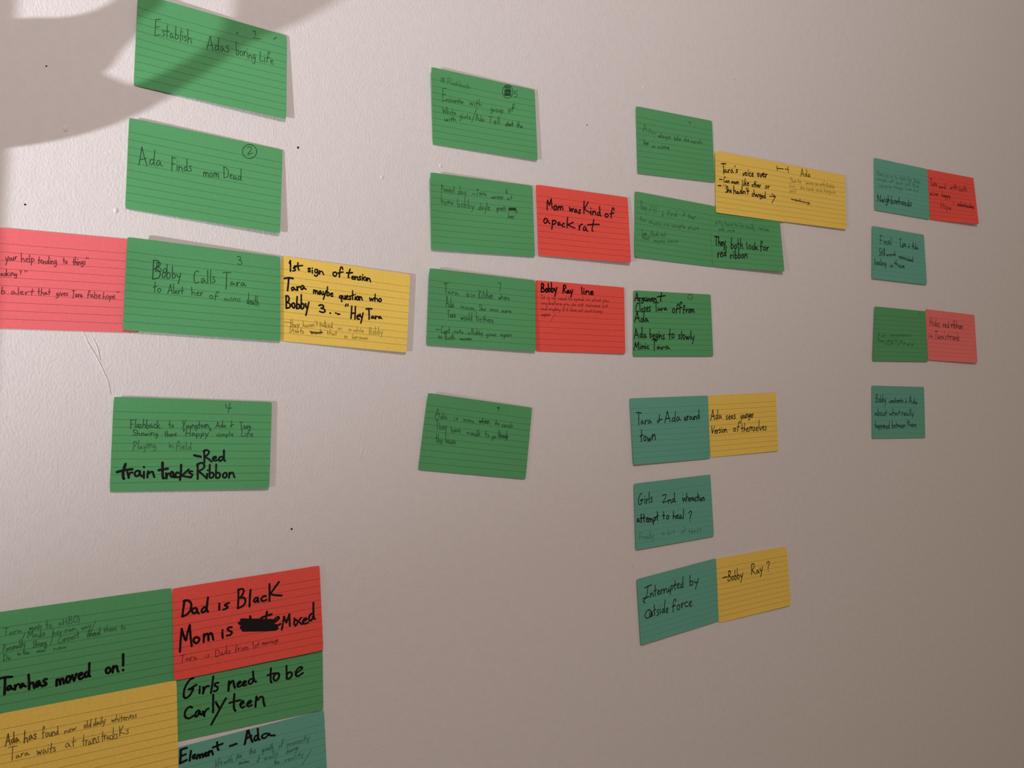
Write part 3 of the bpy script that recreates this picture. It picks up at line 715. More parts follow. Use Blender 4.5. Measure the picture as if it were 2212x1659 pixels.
 'Y': dict(z=0.6, c=[(770.18, 12.38, 0.7), (892.54, 16.83, 1.2), (894.83, -59.24, 1.4), (772.79, -63.1, 0.7)], t=[
  ('Ada',0.0235,0.3938,0.1831,0.3917,0.0289,0.2297,1.0,'marker'),
  ('sees',0.2408,0.4111,0.3834,0.3975,0.2453,0.2696,1.0,'marker'),
  ('younger',0.4526,0.4154,0.6496,0.393,0.4565,0.2847,1.0,'marker'),
  ('Version',0.0232,0.6203,0.2552,0.6256,0.0277,0.4867,1.0,'marker'),
  ('of',0.3384,0.6208,0.4349,0.6108,0.3436,0.4725,1.0,'marker'),
  ('themselves',0.4563,0.6314,0.8441,0.6279,0.4618,0.476,1.0,'marker'),
 ]),
 'AB': dict(z=0.6, c=[(780.21, -186.44, 0.7), (908.28, -183.39, 1.4), (913.67, -260.18, 2.0), (783.28, -264.88, 0.8)], t=[
  ('-',0.0688,0.3438,0.1319,0.3409,0.0714,0.2738,1.1,'marker'),
  ('Bobby',0.1407,0.3785,0.3508,0.3952,0.1467,0.2199,1.0,'marker'),
  ('Ray',0.469,0.3538,0.6354,0.3554,0.475,0.1962,1.0,'marker'),
  ('?',0.6838,0.3628,0.7346,0.3669,0.6905,0.2022,1.0,'marker'),
 ]),
 'AD': dict(z=0.6, c=[(1243.97, 358.7, 0.7), (1370.55, 362.37, 1.8), (1377.69, 287.63, 5.0), (1248.79, 281.46, 0.9)], t=[
  ('Tara',0.042,0.3155,0.1867,0.3139,0.0502,0.1846,0.9,'pen'),
  ('and',0.223,0.3463,0.373,0.3311,0.2293,0.2414,0.9,'pen'),
  ('with',0.4598,0.3251,0.6381,0.3083,0.4657,0.202,0.9,'pen'),
  ('both',0.6666,0.3265,0.8356,0.3129,0.6728,0.2014,0.9,'pen'),
  ('else',0.0239,0.5155,0.1978,0.5011,0.03,0.4176,0.8,'pen'),
  ('happy',0.2706,0.5144,0.4672,0.5021,0.2776,0.409,1.0,'pen'),
  ('Hope',0.2304,0.7289,0.4596,0.7667,0.2416,0.59,0.8,'pen'),
  ('|',0.5035,0.6371,0.5385,0.576,0.0,0.0,0.7,'pen'),
  ('understanding',0.6024,0.6467,0.9464,0.6646,0.6113,0.5491,1.0,'pen'),
 ]),
 'AG': dict(z=0.6, c=[(1231.28, 143.55, 0.9), (1365.02, 141.45, 1.6), (1366.28, 64.64, 4.0), (1233.8, 66.49, 1.8)], t=[
  ('Hides',0.0673,0.3197,0.2763,0.3195,0.0751,0.147,0.9,'pen'),
  ('red',0.3318,0.3247,0.4662,0.3186,0.3352,0.1827,1.0,'pen'),
  ('ribbon',0.5,0.3075,0.7512,0.3213,0.5023,0.1479,1.1,'pen'),
  ('in',0.0338,0.5557,0.1215,0.5671,0.0393,0.448,0.9,'pen'),
  ("Tara's",0.1541,0.5803,0.4077,0.5686,0.1617,0.4177,0.9,'pen'),
  ('trunk',0.4249,0.5638,0.6822,0.5726,0.4306,0.4044,1.0,'pen'),
 ]),
}
SHADOW_ARMS = [([(-107.6, 151.8, 60.0), (-86.3, 158.8, 60.0), (-88.3, 157.1, 72.6), (-90.1, 157.8, 83.5), (-92.0, 160.3, 94.5), (-94.1, 165.7, 105.5), (-95.8, 171.9, 114.1), (-97.6, 179.0, 122.8), (-99.2, 186.7, 130.6), (-101.0, 194.3, 138.5), (-103.1, 199.7, 147.9), (-104.6, 201.9, 154.2), (-106.2, 205.4, 160.4), (-108.1, 210.4, 168.3), (-101.1, 221.6, 172.2)], [(-112.6, 226.1, 62.4), (-91.4, 232.5, 62.4), (-93.3, 226.3, 75.0), (-95.1, 218.0, 85.9), (-96.5, 192.9, 94.6), (-98.3, 182.1, 104.0), (-100.3, 183.5, 114.2), (-101.9, 187.8, 122.0), (-103.7, 194.5, 129.9), (-105.1, 202.4, 136.2), (-106.2, 209.7, 140.9), (-106.4, 225.6, 141.6), (-106.6, 234.7, 142.4), (-107.3, 242.6, 145.6), (-109.9, 247.1, 156.6)]), ([(-108.0, 203.0, 60.0), (-86.7, 208.9, 60.0), (-88.6, 203.8, 72.6), (-90.3, 199.3, 83.5), (-91.9, 198.6, 93.0), (-92.8, 210.9, 97.7), (-93.5, 217.2, 101.6), (-94.6, 227.5, 107.1), (-96.0, 232.4, 114.1), (-97.1, 242.7, 119.6)], [(-112.7, 240.1, 62.4), (-91.4, 245.2, 62.4), (-92.5, 243.2, 69.5), (-93.9, 239.6, 78.1), (-95.2, 238.2, 85.9), (-96.6, 238.7, 93.8), (-97.8, 242.4, 100.1), (-98.7, 248.0, 104.8), (-99.6, 255.4, 109.5), (-100.5, 262.8, 114.2)])]  # added arm outlines, projected back from the curved shadow towards the lamp
SHADOW_POLE = (-197.7, 201.2, 105.8), (-203.3, 80.4, 105.9)  # added pole, set to shade the left edge
HOLES = [(258.1, 236.4, 1.1), (588.7, 314.0, 0.8), (43.1, 158.4, 0.8), (251.8, -106.9, 1.0), (56.9, 268.6, 0.7), (713.4, -193.0, 0.5), (826.0, 413.5, 0.5), (647.3, -181.7, 0.5)]
BUMPS = [(70.3, 222.1, 2.2), (107.0, 161.3, 1.8), (403.9, 241.2, 1.6), (672.8, 373.3, 1.5), (340.3, 220.8, 1.6), (517.9, -159.2, 1.0)]
CRACKS = [[(83.5, 62.9), (87.2, 53.1), (92.3, 44.4), (97.3, 33.9), (101.4, 23.9), (104.2, 12.8)], [(90.2, 58.4), (93.9, 50.4), (96.3, 40.1)], [(320.5, -32.8), (318.6, -40.1), (316.7, -47.4)], [(397.2, 405.9), (398.7, 400.6)]]

# ------------------------------------------------------------------ the setting
bm = bmesh.new(); box(bm, (-2.6, 0.0, 0.0), (3.6, 0.12, 2.75))
wall = tag(link('wall_back', bm, MW), kind='structure')
bm = bmesh.new(); box(bm, (-2.6, -3.0, -0.1), (3.6, 0.12, 0.0))
tag(link('floor', bm, FLOOR_M), kind='structure')

for i, (x, y, r) in enumerate(HOLES):      # pin pricks in the paint
    bm = bmesh.new()
    bmesh.ops.create_circle(bm, cap_ends=True, radius=r / 1000, segments=10, matrix=Matrix.Rotation(math.pi / 2, 4, 'X'))
    for v in bm.verts: v.co *= random.Random(i * 31 + v.index).uniform(0.8, 1.15)
    bmesh.ops.recalc_face_normals(bm, faces=bm.faces)
    link('pin_hole', bm, HOLE_M, wall, w2(x, y, 0.10))
for i, (x, y, r) in enumerate(BUMPS):      # grit and drips under the paint
    bm = bmesh.new()
    bmesh.ops.create_icosphere(bm, subdivisions=3, radius=r / 1000)
    for v in bm.verts: v.co.y *= 0.3; v.co.z *= 1.3
    for f in bm.faces: f.smooth = True
    link('paint_bump', bm, MW, wall, w2(x, y, 0.0))
for c in CRACKS:                           # raised hairline ridges
    bm = bmesh.new()
    pts = [w2(x, y, 0.05) for x, y in c]
    tube(bm, pts, [0.0002] + [0.00038] * (len(pts) - 2) + [0.0002], 8)
    for f in bm.faces: f.smooth = True
    link('paint_ridge', bm, MW, wall)

# ------------------------------------------------------------------ handwriting: single-stroke letters, 10 units cap height
G = {
 'A': (7, '0,0 1.6,5 3.2,10 3.2,10 4.6,5 6.4,0|1,3.6 5.8,4.2'), 'B': (6, '0.6,10 0.4,5 0.3,0|0.4,9.6 3,10.2 4.4,8.4 3,6 1,5.4 1,5.4 4,5 5.4,2.6 4,0.2 0.2,0'),
 'C': (6, '5.4,9 3.6,10.2 1.4,8 0.4,4 1.2,0.6 3,0 5,1.4'), 'D': (6.5, '0.8,9.8 0.6,5 0.4,0.2|0.2,9.6 3.4,9.8 5.8,7.4 5.8,3.6 3.6,0.6 0.4,0'),
 'E': (5, '4.4,9.4 0.6,9.6 0.6,9.6 0.5,5 0.4,0.2 0.4,0.2 4.6,0.8|0.6,5 3.6,5.2'), 'F': (5, '0.6,9.8 0.5,5 0.3,-0.6|0.4,9.6 4.8,9.2|0.5,5 3.8,5.2'),
 'G': (7.5, '5.8,9.6 3.6,10 1,7 0,3 0.8,0 3.4,0.2 5.6,3.4 5.6,3.4 3,4.4 3,4.4 7.2,4.8'), 'H': (6.4, '0.5,10 0.4,5 0.2,0|5,10.2 5,5 5,0|0.4,4.8 5,5.4'),
 'I': (4.4, '0.4,9.4 4.2,10|2.3,9.8 2.2,5 2,0.4|0,0 3.8,0.6'), 'K': (6.2, '0.5,10.2 0.6,5 0.6,0|4.6,9.8 2.2,6.2 0.8,4.4 0.8,4.4 3,2.6 6,1.2'),
 'L': (4.6, '0.6,10 0.5,5 0.4,0.2 0.4,0.2 2,-0.2 4.4,0.6'), 'M': (8, '0,-0.4 0.8,5 1.6,9.4 1.6,9.4 3,5 3.8,3.6 3.8,3.6 5,7 6.4,10 6.4,10 6.6,5 7,0'),
 'N': (7, '0.4,-0.2 0.6,5 0.8,9.6 0.8,9.6 3,5 5.6,0.4 5.6,0.4 5.8,5 6.2,10'), 'O': (6.2, '3.4,9.6 1,8 0.2,4 1.4,0.6 3.6,0.2 5.6,3 5.6,7 3.6,9.8 2.6,9'), 'P': (5.4, '0.8,9.8 0.6,5 0.2,-1|0.4,9.2 3.2,10.4 4.8,8.4 3.6,5.8 0.8,4.8'),
 'R': (6.2, '0.8,9.8 0.6,5 0.3,0|0.2,9 3,10.4 4.8,8.4 3.4,6 1,5 1,5 3.4,2.6 5.8,0.2'), 'S': (5, '4.6,9 2.8,10 0.8,8.4 1.4,6 3.8,4 4.4,1.6 2.4,0 0,1'),
 'T': (6.4, '0,9.4 3,9.8 6.2,9.4|3,9.6 2.9,5 2.8,-0.4'), 'V': (5.8, '0.4,9.6 1.2,5 2.2,0.2 2.2,0.2 3.8,5 5.6,9.4'), 'W': (8, '0.2,9.6 1.4,0.4 1.4,0.4 3.6,6.4 3.6,6.4 5.2,0.4 5.2,0.4 7.6,9.8'),
 'Y': (6, '0.6,9.6 1.6,6 3,4.8|5.8,9.8 3.4,4.6 1.2,-1.2'),
 'a': (5, '2.6,4.7 1,4.4 0.3,2 1.2,0.2 2.4,1.2 3.2,3.6 3.2,3.6 3.6,1.6 5.2,0.5'), 'α': (4.4, '3.5,4.2 1.9,4.9 0.4,3 0.8,0.6 2.2,0.4 3.3,2.6 3.5,4.2 3.5,4.2 3.5,1.4 4.4,0.2'), 'b': (4.6, '0.6,9.8 0.6,5 0.6,0.4|0.6,3.4 2.4,5 4,3.2 3.4,0.8 1.6,-0.1 0.6,0.8'),
 'c': (4, '3.4,4.4 2,5.2 0.5,3.4 0.6,1 2,0 3.8,0.8'), 'd': (5, '3.5,3.8 1.8,4.6 0.4,2.6 1,0.4 2.6,0.6 3.7,2.8|3.9,9.8 3.8,5 3.8,1.2 4.9,0.2'),
 'e': (4, '0.5,2.5 2.6,3 3.5,4 2.4,5.2 0.8,4 0.5,1.8 1.8,0 3.9,0.8'), 'f': (4.2, '1,-0.6 1.3,4 1.6,8.4 2.5,10 3.6,9.4 3.9,7.8|0,4.4 1.8,4.9 4,5.3'),
 'g': (4.6, '3.7,4.6 1.8,5.2 0.5,3.2 1,0.8 2.6,1 3.7,3.6 3.7,3.6 3.9,0 3,-3.4 1.2,-3.8 0.2,-2.6'), 'h': (4.6, '0.6,9.8 0.5,5 0.4,0|0.5,2.8 2.2,4.8 3.5,4 3.8,1.8 4.2,0'),
 'i': (1.9, '0.9,4.8 0.8,2.4 0.9,0.1|0.9,7.2 1.05,6.9'), 'j': (2.4, '1.6,4.8 1.6,0 0.8,-3.2 0,-3|1.6,7.2 1.7,6.9'),
 'k': (4.8, '0.6,9.8 0.5,5 0.4,0|3.8,5.6 2,3.6 0.7,2.6 0.7,2.6 2.4,1.6 4.8,0.2'), 'l': (1.8, '0.8,9.8 0.8,5 0.9,0'),
 'm': (6.6, '0.3,0 0.5,2.6 0.8,4.9 0.8,4.9 1,3.4 2.2,4.9 3.1,4 3.2,0.4 3.2,0.4 3.4,3.4 4.8,4.9 5.7,3.8 6.1,0'), 'n': (4.8, '0.4,0 0.5,2.6 0.6,4.9 0.6,4.9 0.8,2.8 2.4,4.8 3.6,4.2 3.9,2 4.6,0'),
 'o': (4.4, '2.4,5 0.8,4.2 0.4,2.2 1.2,0.3 2.8,0.3 3.9,2.4 3.3,4.5 2,4.8'), 'p': (4.6, '0.9,4.9 0.7,1 0.3,-4|0.8,3.6 2.6,5.2 4.2,3.8 3.4,1.4 1.6,0.6 0.7,1.4'),
 'q': (4.6, '3.6,4.6 1.6,5 0.4,3 1.2,0.8 3,1.4 3.7,3.8 3.7,3.8 3.5,-3.6 4.4,-3'), 'r': (3.6, '0.4,4.8 0.7,2.4 0.8,0.1 0.8,0.1 1.1,3 2.2,4.8 3.5,4.6'),
 's': (3.4, '3,4.8 1.4,5.2 0.6,3.8 1.8,2.8 3,1.6 2,0.1 0.2,0.5'), 't': (3.8, '1.8,9 1.6,5 1.6,0.6 2,0|0,4.8 1.8,5.2 3.8,5.4'),
 'u': (4.6, '0.5,4.8 0.5,1.6 1.6,0 3.2,1.2 3.7,4.8 3.7,4.8 3.7,1.6 4.5,0.2'), 'v': (4, '0.4,4.9 1.7,0.2 1.7,0.2 3.7,5.2'),
 'w': (6, '0.3,4.9 1.3,0.3 1.3,0.3 2.9,4 2.9,4 3.9,0.3 3.9,0.3 5.8,5'), 'x': (4.2, '0.4,4.8 2,2.4 4,0|3.7,5 2,2.4 0.3,-0.4'),
 'y': (4.4, '0.4,4.9 0.8,2.2 1.9,1.4 3.2,2.6|4.4,5.8 3,1.4 0.9,-4.8'), 'z': (4, '0.4,4.8 3.6,4.9 3.6,4.9 0.4,0.2 0.4,0.2 3.9,0.4'),
 '1': (2.6, '0.2,7.4 1.6,9.8 1.6,9.8 1.5,5 1.4,0'), '2': (5, '0.4,8.2 1.8,10 3.8,8.8 3.2,5.4 0.6,1.6 0.6,1.6 1.4,0.6 2.8,1.8 5,2'), '3': (4.4, '0.3,8.6 2,10 3.6,8.4 2.8,6 1.4,5.4 1.4,5.4 3.6,4.8 4,2 2.4,0 0.2,1'),
 '4': (4.8, '0.4,9.4 0.4,5 2,3.6 4.8,4.2|3.2,10 3,5 2.6,-1'), '5': (4.4, '4.2,9.6 1,9.4 1,9.4 0.7,5.8 0.7,5.8 3,6 4,3.6 2.8,0.6 0.2,0.4'), '6': (4, '3.2,9.6 1.2,7 0.4,3 1.4,0.2 3.2,1 3.2,3.4 1.4,4 0.6,2.6'),
 '7': (4.6, '0.2,9.2 4.4,9.8 4.4,9.8 3.4,5 2.6,0'), '9': (4.2, '3.6,8.6 1.8,10 0.5,8 1.6,5.8 3.4,7 3.6,9 3.6,9 3.2,4 2.8,0'), '0': (4.6, '2.4,9.6 0.5,6 1,1.4 2.6,0.1 4.2,4 3.6,8.6 2,9.6'),
 '.': (1.6, '0.7,0.4 0.95,0.2'), ',': (1.6, '1,0.6 0.5,-1.4'), '-': (3.6, '0.2,4 1.8,4.3 3.5,4'), "'": (1.4, '0.8,9.6 0.5,7.6'), '"': (2.4, '0.6,9.6 0.4,7.2|1.9,9.8 1.7,7.4'),
 '?': (4, '0.3,8.2 1.6,10 3.4,9 3,6.6 1.8,5 1.8,2.8|1.8,0.6 1.95,0.3'), '!': (1.8, '0.8,10 0.9,6 1,3.2|1.1,0.6 1.25,0.3'), '&': (5, '2.6,9.6 2.4,5 2,0.4 0.4,1 1.6,3.4 4.8,4.2'),
 '#': (5.4, '1.8,9.4 1.2,0.4|4,9.6 3.2,0.6|0.2,6.4 5.2,7|0,3 5,3.6'), ')': (2.4, '0.4,10 1.9,7 1.9,3 0.4,-0.4'), '(': (2.4, '1.9,10 0.4,7 0.4,3 1.9,-0.4'), '/': (3, '3,10.4 0.2,-1.4'), ':': (1.6, '0.8,4.6 0.9,4.3|0.8,0.6 0.9,0.3'),
}
GLYPH = {k: (w, [[tuple(map(float, q.split(','))) for q in st.split()] for st in s.split('|')]) for k, (w, s) in G.items()}

def smooth(p, n=2):
    for _ in range(n):
        if len(p) < 3: return p
        q = [p[0]]
        for a, b in zip(p, p[1:]):
            q.append((a[0] * .75 + b[0] * .25, a[1] * .75 + b[1] * .25)); q.append((a[0] * .25 + b[0] * .75, a[1] * .25 + b[1] * .75))
        q.append(p[-1]); p = q
    return p

def ribbon(out, pts, w, rng):
    """flat stroke with round ends, in card millimetres"""
    P = [pts[0]]
    for q in pts[1:]:
        if math.hypot(q[0] - P[-1][0], q[1] - P[-1][1]) > 0.05: P.append(q)
    if len(P) == 1: P.append((P[0][0] + w * .3, P[0][1]))
    n = len(P); h = w / 2
    L, R = [], []
    for i in range(n):
        a, b = P[max(i - 1, 0)], P[min(i + 1, n - 1)]
        dx, dy = b[0] - a[0], b[1] - a[1]; d = math.hypot(dx, dy)
        if d < 1e-6: dx, dy, d = 1, 0, 1
        nx, ny = -dy / d, dx / d
        k = h * rng.uniform(0.9, 1.1)
        L.append((P[i][0] + nx * k, P[i][1] + ny * k)); R.append((P[i][0] - nx * k, P[i][1] - ny * k))
    for i in range(n - 1): out.append((L[i], R[i], R[i + 1], L[i + 1]))
    seg = 8 if w > 0.9 else 6
    for c in ([P[0], P[-1]] + (P[1:-1] if w > 0.9 else [])):
        out.append(tuple((c[0] + h * math.cos(t * math.tau / seg), c[1] + h * math.sin(t * math.tau / seg)) for t in range(seg)))

CW, CH = 127.0, 76.2
def strokes_for(entry, rng):
    t, au, av, bu, bv, cu, cv, w, ink = entry
    A, B, C_ = (au * CW, av * CH), (bu * CW, bv * CH), (cu * CW, cv * CH)
    res = []
    if t in ('~', '|'):
        pts = []
        for i in range(6):
            s = i / 5; j = 0.35 if t == '~' else 0.12
            pts.append((A[0] + (B[0] - A[0]) * s + rng.uniform(-j, j), A[1] + (B[1] - A[1]) * s + rng.uniform(-j, j)))
        return [smooth(pts)]
    ex = (B[0] - A[0], B[1] - A[1]); ey = (C_[0] - A[0], C_[1] - A[1])
    if t == '@O':
        return [[(A[0] + ex[0] * math.cos(a) + ey[0] * math.sin(a), A[1] + ex[1] * math.cos(a) + ey[1] * math.sin(a))
                 for a in [math.tau * i / 26 + 1.2 for i in range(29)]]]
    if t == '#S':
        n = max(5, int(math.hypot(*ey) / w * (1.7 if w > 2 else 1.0))); pts = []
        for i in range(n + 1):
            s = i / n
            for e in ((0.0, 1.0) if i % 2 == 0 else (1.0, 0.0)):
                e2 = e + rng.uniform(-.09, .05) * (1 if e > .5 else -1); s += rng.uniform(-.06, .06)
                pts.append((A[0] + ex[0] * e2 + ey[0] * s, A[1] + ex[1] * e2 + ey[1] * s))
        return [smooth(pts, 1)]
    W = sum(GLYPH[c][0] if c in GLYPH else 3.2 for c in t) + 0.55 * (len(t) - 1)
    W = W * 1.03 - 0.3
    x = 0.0
    for ch in t:
        if ch not in GLYPH: x += 3.75; continue
        gw, sts = GLYPH[ch]
        dy, ks, sl = rng.uniform(-.6, .6), rng.uniform(.88, 1.14), rng.uniform(-.09, .11)
        for st in sts:
            pts = []
            for (px, py) in st:
                if len(t) > 1: py = py * .86 if py <= 5 else 4.3 + (py - 5) * 1.14      # small round letters, tall stems
                px2 = x + px + sl * py + rng.uniform(-.18, .18); py2 = py * ks + dy + rng.uniform(-.26, .26)
                pts.append((A[0] + ex[0] * px2 / W + ey[0] * py2 / 10, A[1] + ex[1] * px2 / W + ey[1] * py2 / 10))
            res.append(smooth(pts))
        x += gw + 0.55
    return res

# ------------------------------------------------------------------ the index cards
def make_card(key, colour, label, group=None):
    d = CARDS[key]; C4 = d['c']; z0 = d['z']
    cx = sum(c[0] for c in C4) / 4; cy = sum(c[1] for c in C4) / 4
    org = w2(cx, cy, 0)
    rng = random.Random('card' + key)
    wav = [rng.uniform(-1, 1) for _ in range(4)]
    def S(u, v, off=0.0):
        ws = ((1 - u) * (1 - v), u * (1 - v), u * v, (1 - u) * v)
        p = [sum(w * c[i] for w, c in zip(ws, C4)) for i in range(3)]
        s, t = 2 * u - 1, 2 * v - 1
        r = s * s + t * t - s * s * t * t
        z = z0 + (p[2] - z0) * r
        z += 0.12 * (wav[0] * math.sin(u * 5 + wav[1]) + wav[2] * math.sin(v * 4 + wav[3])) * (1 - r) * min(1, z0)
        return w2(p[0], p[1], z + off) - org
    NU, NV = 28, 18
    bm = bmesh.new(); uvl = bm.loops.layers.uv.new('card')
    F, Bk = [], []
    def cor(u, v):                      # slightly rounded, worn corners
        r = 0.003
        for a in (0, 1):
            for b in (0, 1):
                if u == a and v == b: return (abs(a - r), abs(b - r * 1.6))
        return (u, v)
    for j in range(NV + 1):
        F.append([bm.verts.new(S(*cor(i / NU, j / NV), 0.0)) for i in range(NU + 1)])
        Bk.append([bm.verts.new(S(*cor(i / NU, j / NV), -0.24)) for i in range(NU + 1)])
    def face(vs, uvs):
        f = bm.faces.new(vs); f.smooth = True
        for l, q in zip(f.loops, uvs): l[uvl].uv = (q[0] * CW, q[1] * CH)
    for j in range(NV):
        for i in range(NU):
            q = [(i / NU, j / NV), (i / NU, (j + 1) / NV), ((i + 1) / NU, (j + 1) / NV), ((i + 1) / NU, j / NV)]
            face((F[j][i], F[j + 1][i], F[j + 1][i + 1], F[j][i + 1]), q)
            face((Bk[j][i], Bk[j][i + 1], Bk[j + 1][i + 1], Bk[j + 1][i]), [(0, 0.05)] * 4)
    F = [[bm.verts.new(v.co) if (j in (0, NV) or i in (0, NU)) else v for i, v in enumerate(r)] for j, r in enumerate(F)]
    Bk = [[bm.verts.new(v.co) if (j in (0, NV) or i in (0, NU)) else v for i, v in enumerate(r)] for j, r in enumerate(Bk)]
    for j in range(NV):
        bm.faces.new((F[j][0], Bk[j][0], Bk[j + 1][0], F[j + 1][0])); bm.faces.new((F[j][NU], F[j + 1][NU], Bk[j + 1][NU], Bk[j][NU]))
    for i in range(NU):
        bm.faces.new((F[0][i], F[0][i + 1], Bk[0][i + 1], Bk[0][i])); bm.faces.new((F[NV][i], Bk[NV][i], Bk[NV][i + 1], F[NV][i + 1]))
    card = tag(link('index_card', bm, MP[colour], loc=org), label, 'index card', group)
    inks = {}
    for e in d['t']:
        sts = strokes_for(e, rng)
        mark = 'number' if e[0] in '1234567' or (e[0] == '9' and key in 'RS') else 'circle' if e[0] == '@O' else 'scribble' if e[0] == '#S' or (key == 'T2' and e[0] in ('~', 'nothing')) else 'bracket' if key == 'T2' and e[0] == '|' else ''
        if key == 'C' and e[0] == '3' or mark != 'number' or key != 'D':
            kk = (e[8], mark)
        else: kk = (e[8], '')
        for st in sts: ribbon(inks.setdefault(kk, []), st, e[7] * (1.0 if e[7] >= 1.6 else 1.14), rng)
    names = {'marker': ('marker_writing', 'thick black marker handwriting'), 'pen': ('pen_writing', 'thin pen handwriting'), 'faint': ('faint_writing', 'faint thin handwriting')}
    for (ink, mark), polys in inks.items():
        nm, lb = names[ink]
        if mark: nm, lb = {'number': ('card_number', 'handwritten number'), 'circle': ('drawn_circle', 'hand-drawn circle'), 'scribble': ('scribbled_out_word', 'word scribbled out'), 'bracket': ('drawn_bracket', 'end of a hand-drawn bracket line')}[mark]
        me = bpy.data.meshes.new(nm)
        vs, fs = [], []
        off = {'faint': 0.05, 'pen': 0.06, 'marker': 0.08}[ink]
        for poly in polys:
            # strokes stay on the paper
            pl = [(min(max(x / CW, 0.002), 0.998), min(max(y / CH, 0.002), 0.998)) for x, y in poly]
            area = sum(pl[i][0] * pl[(i + 1) % len(pl)][1] - pl[(i + 1) % len(pl)][0] * pl[i][1] for i in range(len(pl)))
            if area > 0: pl = pl[::-1]
            b = len(vs); vs += [S(u, v, off) for u, v in pl]; fs.append(tuple(range(b, b + len(pl))))
        me.from_pydata(vs, [], fs)
        o = link(nm, me, INK[colour, ink], card); o['label'] = lb
    # putty pad holding the card's middle to the wall
    bm = bmesh.new(); box(bm, (-0.012, -(z0 - 0.26) / 1000, -0.006), (0.012, 0.0, 0.006))
    link('adhesive_pad', bm, MP['yellow'], card)
    return card

CARD_LIST = [
 ('P', 'pink', 'pink ruled card cut off by the left edge, three lines of thin quoted writing'),
 ('F', 'green', 'green ruled card at the lower left edge, marker line ending in an exclamation mark'),
 ('K', 'green', 'green card tucked under the red one, marker reads Girls need to be early teen'),
 ('J', 'teal', 'teal card at the bottom edge of the picture, marker heading with a dash'),
 ('V', 'green', 'green card tucked under the double yellow strip, marker ends in red ribbon'),
 ('U', 'green', 'green card with very faint writing, left of the one tucked under the yellow strip'),
 ('D', 'yellow', 'yellow ruled card with bold marker reading 1st sign of tension'),
 ('Q', 'red', 'red ruled card with a marker heading ending in line above faint small writing'),
 ('Y', 'yellow', 'yellow card about a younger version of themselves, right of a teal card'),
 ('AB', 'yellow', 'yellow card with one short marker line ending in a question mark'),
 ('AD', 'red', 'red card in the far right column, its bottom corner lifting off the wall'),
 ('AG', 'rose', 'dull pink card in the far right column, two lines of writing'),
 ('A', 'green', 'green ruled card at the top left, crossed by a curved shadow, numbered 1'),
 ('B', 'green', 'green ruled card numbered with a circled 2, one line of thin writing'),
 ('C', 'green', 'green ruled card numbered 3, between the pink card and the yellow card'),
 ('E', 'green', 'green ruled card numbered 4, bold marker reads train tracks Red Ribbon'),
 ('H', 'red', 'red ruled card with bold marker and one word scribbled out black'),
 ('G', 'yellow', 'yellow ruled card in the bottom left corner, two lines of thin pen'),
 ('L', 'green', 'green ruled card with a scribbled-out circle beside a 5, top of the second column'),
 ('M', 'green', 'green ruled card numbered 6, left of the red pack rat card'),
 ('N', 'red', 'red ruled card with marker reading Mom was kind of a pack rat'),
 ('O', 'green', 'green ruled card numbered 7, left of a red card with a marker heading'),
 ('R', 'green', 'tilted green ruled card alone at the foot of the second column'),
 ('S', 'green', 'green card with faint writing, topmost of the third column'),
 ('T2', 'yellow', 'yellow card with smudged faint writing, right half of the double yellow strip'),
 ('T1', 'yellow', 'yellow card with marker reading voice over and an arrow, left half of double strip'),
 ('W', 'green', 'green card filled with five lines of marker, headed Argument'),
 ('X', 'teal', 'teal card with a marker line ending around town, left of a yellow card'),
 ('Z', 'teal', 'teal card with marker reading Girls 2nd interaction attempt to heal'),
 ('AA', 'teal', 'teal tilted card with marker reading Interrupted by outside force'),
 ('AC', 'teal', 'teal card topmost of the far right column, one dark marker word near its foot'),
 ('AE', 'teal', 'teal card with three short marker lines, second down in the far right column'),
 ('AF', 'green', 'dark green card with barely visible writing, left of the dull pink card'),
 ('AH', 'teal', 'teal card lowest in the far right column, three lines of dark marker'),
]
for key, colour, label in CARD_LIST:
    make_card(key, colour, label, 'ruled index cards stuck on the wall')

# ------------------------------------------------------------------ the lamp and an added shadow-casting stand, left of the picture
lamp = bpy.data.objects.new('floor_lamp', None); COL.objects.link(lamp)
lamp.location = (LAMP.x - 0.12, LAMP.y - 0.10, 0)
tag(lamp, 'dark metal floor lamp with a cone head, standing beyond the left edge of the picture', 'lamp')
lo = lamp.location
bm = bmesh.new(); tube(bm, [Vector((0, 0, 0)), Vector((0, 0, 0.012)), Vector((0, 0, 0.03))], [0.14, 0.14, 0.05], 40); link('lamp_base', bm, METAL, lamp)
aimd = (AIM - LAMP).normalized()
neck = LAMP - lo - aimd * 0.13
bm = bmesh.new(); tube(bm, [Vector((0, 0, 0.03)), Vector((0, 0, neck.z - 0.12)), Vector((neck.x * .3, neck.y * .3, neck.z - 0.03)), neck], 0.009, 14); link('lamp_pole', bm, METAL, lamp)
bm = bmesh.new()                        # cone head, open towards the wall
ax = aimd; a = ax.orthogonal().normalized(); b = ax.cross(a); rings = []
for s, r in ((-0.13, 0.015), (-0.125, 0.030), (-0.09, 0.045), (-0.05, 0.062), (-0.012, 0.075)):
    rings.append([bm.verts.new(LAMP - lo + ax * s + (a * math.cos(t * math.tau / 36) + b * math.sin(t * math.tau / 36)) * r) for t in range(36)])
for A_, B_ in zip(rings, rings[1:]):
    for i in range(36): bm.faces.new((A_[i], A_[(i + 1) % 36], B_[(i + 1) % 36], B_[i])).smooth = True
bm.faces.new(rings[0])
link('lamp_head', bm, METAL, lamp)
bm = bmesh.new(); bmesh.ops.create_uvsphere(bm, u_segments=20, v_segments=14, radius=0.028, matrix=Matrix.Translation(LAMP - lo - ax * 0.045))
for f in bm.faces: f.smooth = True
bulb_m, N, Lk, b_ = new_mat('lit_bulb'); b_.inputs['Emission Color'].default_value = (1, 0.9, 0.8, 1); b_.inputs['Emission Strength'].default_value = 3
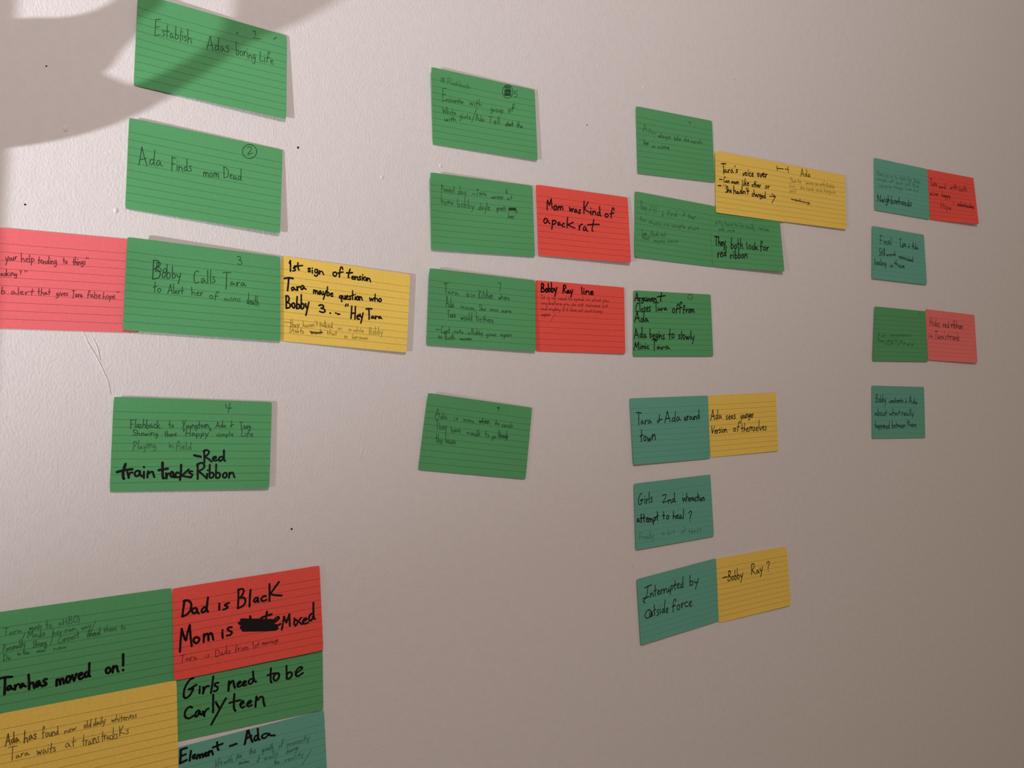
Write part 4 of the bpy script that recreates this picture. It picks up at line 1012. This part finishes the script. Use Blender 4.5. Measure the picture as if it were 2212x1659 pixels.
link('bulb', bm, bulb_m, lamp)

cl = bpy.data.objects.new('ceiling_lamp', None); COL.objects.link(cl); cl.location = (GLOBE.x, GLOBE.y, 2.75)
tag(cl, 'white frosted globe lamp hanging from the ceiling, above the picture', 'lamp')
bm = bmesh.new(); tube(bm, [Vector((0, 0, 0)), Vector((0, 0, -0.03))], [0.06, 0.05], 24); link('canopy', bm, METAL, cl)
bm = bmesh.new(); bmesh.ops.create_uvsphere(bm, u_segments=24, v_segments=16, radius=GLOBE_R, matrix=Matrix.Translation(GLOBE - cl.location))
for f in bm.faces: f.smooth = True
globe_m, N, Lk, b_ = new_mat('lit_frosted_glass'); b_.inputs['Emission Color'].default_value = (*GLOBE_COL, 1)
b_.inputs['Emission Strength'].default_value = GLOBE_W / (4 * math.pi ** 2 * GLOBE_R ** 2)
link('globe', bm, globe_m, cl)
PR = 0.016
p0, p1 = [w2(*q) for q in SHADOW_POLE]              # two points of the added leaning pole, placed to shade the left edge
up = (p0 - p1).normalized()
foot_pt = p1 - up * ((p1.z - 0.02) / up.z); top_pt = p0 + up * 0.55
stand = bpy.data.objects.new('shadow_stand', None); COL.objects.link(stand)  # added out-of-view stand, there only to cast the curved shadow
stand.location = (foot_pt.x, foot_pt.y, 0)
tag(stand, 'added unseen stand with arms shaped to cast the curved shadow, beyond the left edge', 'shadow stand')
so = stand.location
bm = bmesh.new(); tube(bm, [foot_pt - so, (foot_pt + top_pt) / 2 - so, top_pt - so], PR, 24); link('pole', bm, WOOD, stand)
for k in range(3):
    an = -math.pi / 2 + (k - 1) * 1.0
    bm = bmesh.new(); tube(bm, [Vector((0, 0, 0.30)), Vector((math.cos(an) * .12, math.sin(an) * .12, 0.12)), Vector((math.cos(an) * .25, math.sin(an) * .25, 0.014))], 0.012, 12)
    link('foot', bm, WOOD, stand)
def resample(p, n):
    L = [0]
    for q, r in zip(p, p[1:]): L.append(L[-1] + (r - q).length)
    out = []
    for k in range(n):
        s = L[-1] * k / (n - 1); i = max(j for j in range(len(L)) if L[j] <= s + 1e-9); i = min(i, len(p) - 2)
        t = (s - L[i]) / max(1e-9, L[i + 1] - L[i]); out.append(p[i].lerp(p[i + 1], t))
    return out
for lo_, hi_ in SHADOW_ARMS:  # added arm sheets, cut to the outline of the curved shadow
    A_ = resample([w2(*q) - so for q in lo_], 40); B_ = resample([w2(*q) - so for q in hi_], 40)
    bm = bmesh.new(); th = Vector((0, -0.004, 0))
    va = [[bm.verts.new(p) for p in row] for row in (A_, B_, [p + th for p in B_], [p + th for p in A_])]
    for i in range(39):
        for r in range(4): bm.faces.new((va[r][i], va[r][i + 1], va[(r + 1) % 4][i + 1], va[(r + 1) % 4][i]))
    bm.faces.new([va[r][0] for r in range(4)]); bm.faces.new([va[r][39] for r in range(3, -1, -1)])
    link('shadow_arm', bm, WOOD, stand)
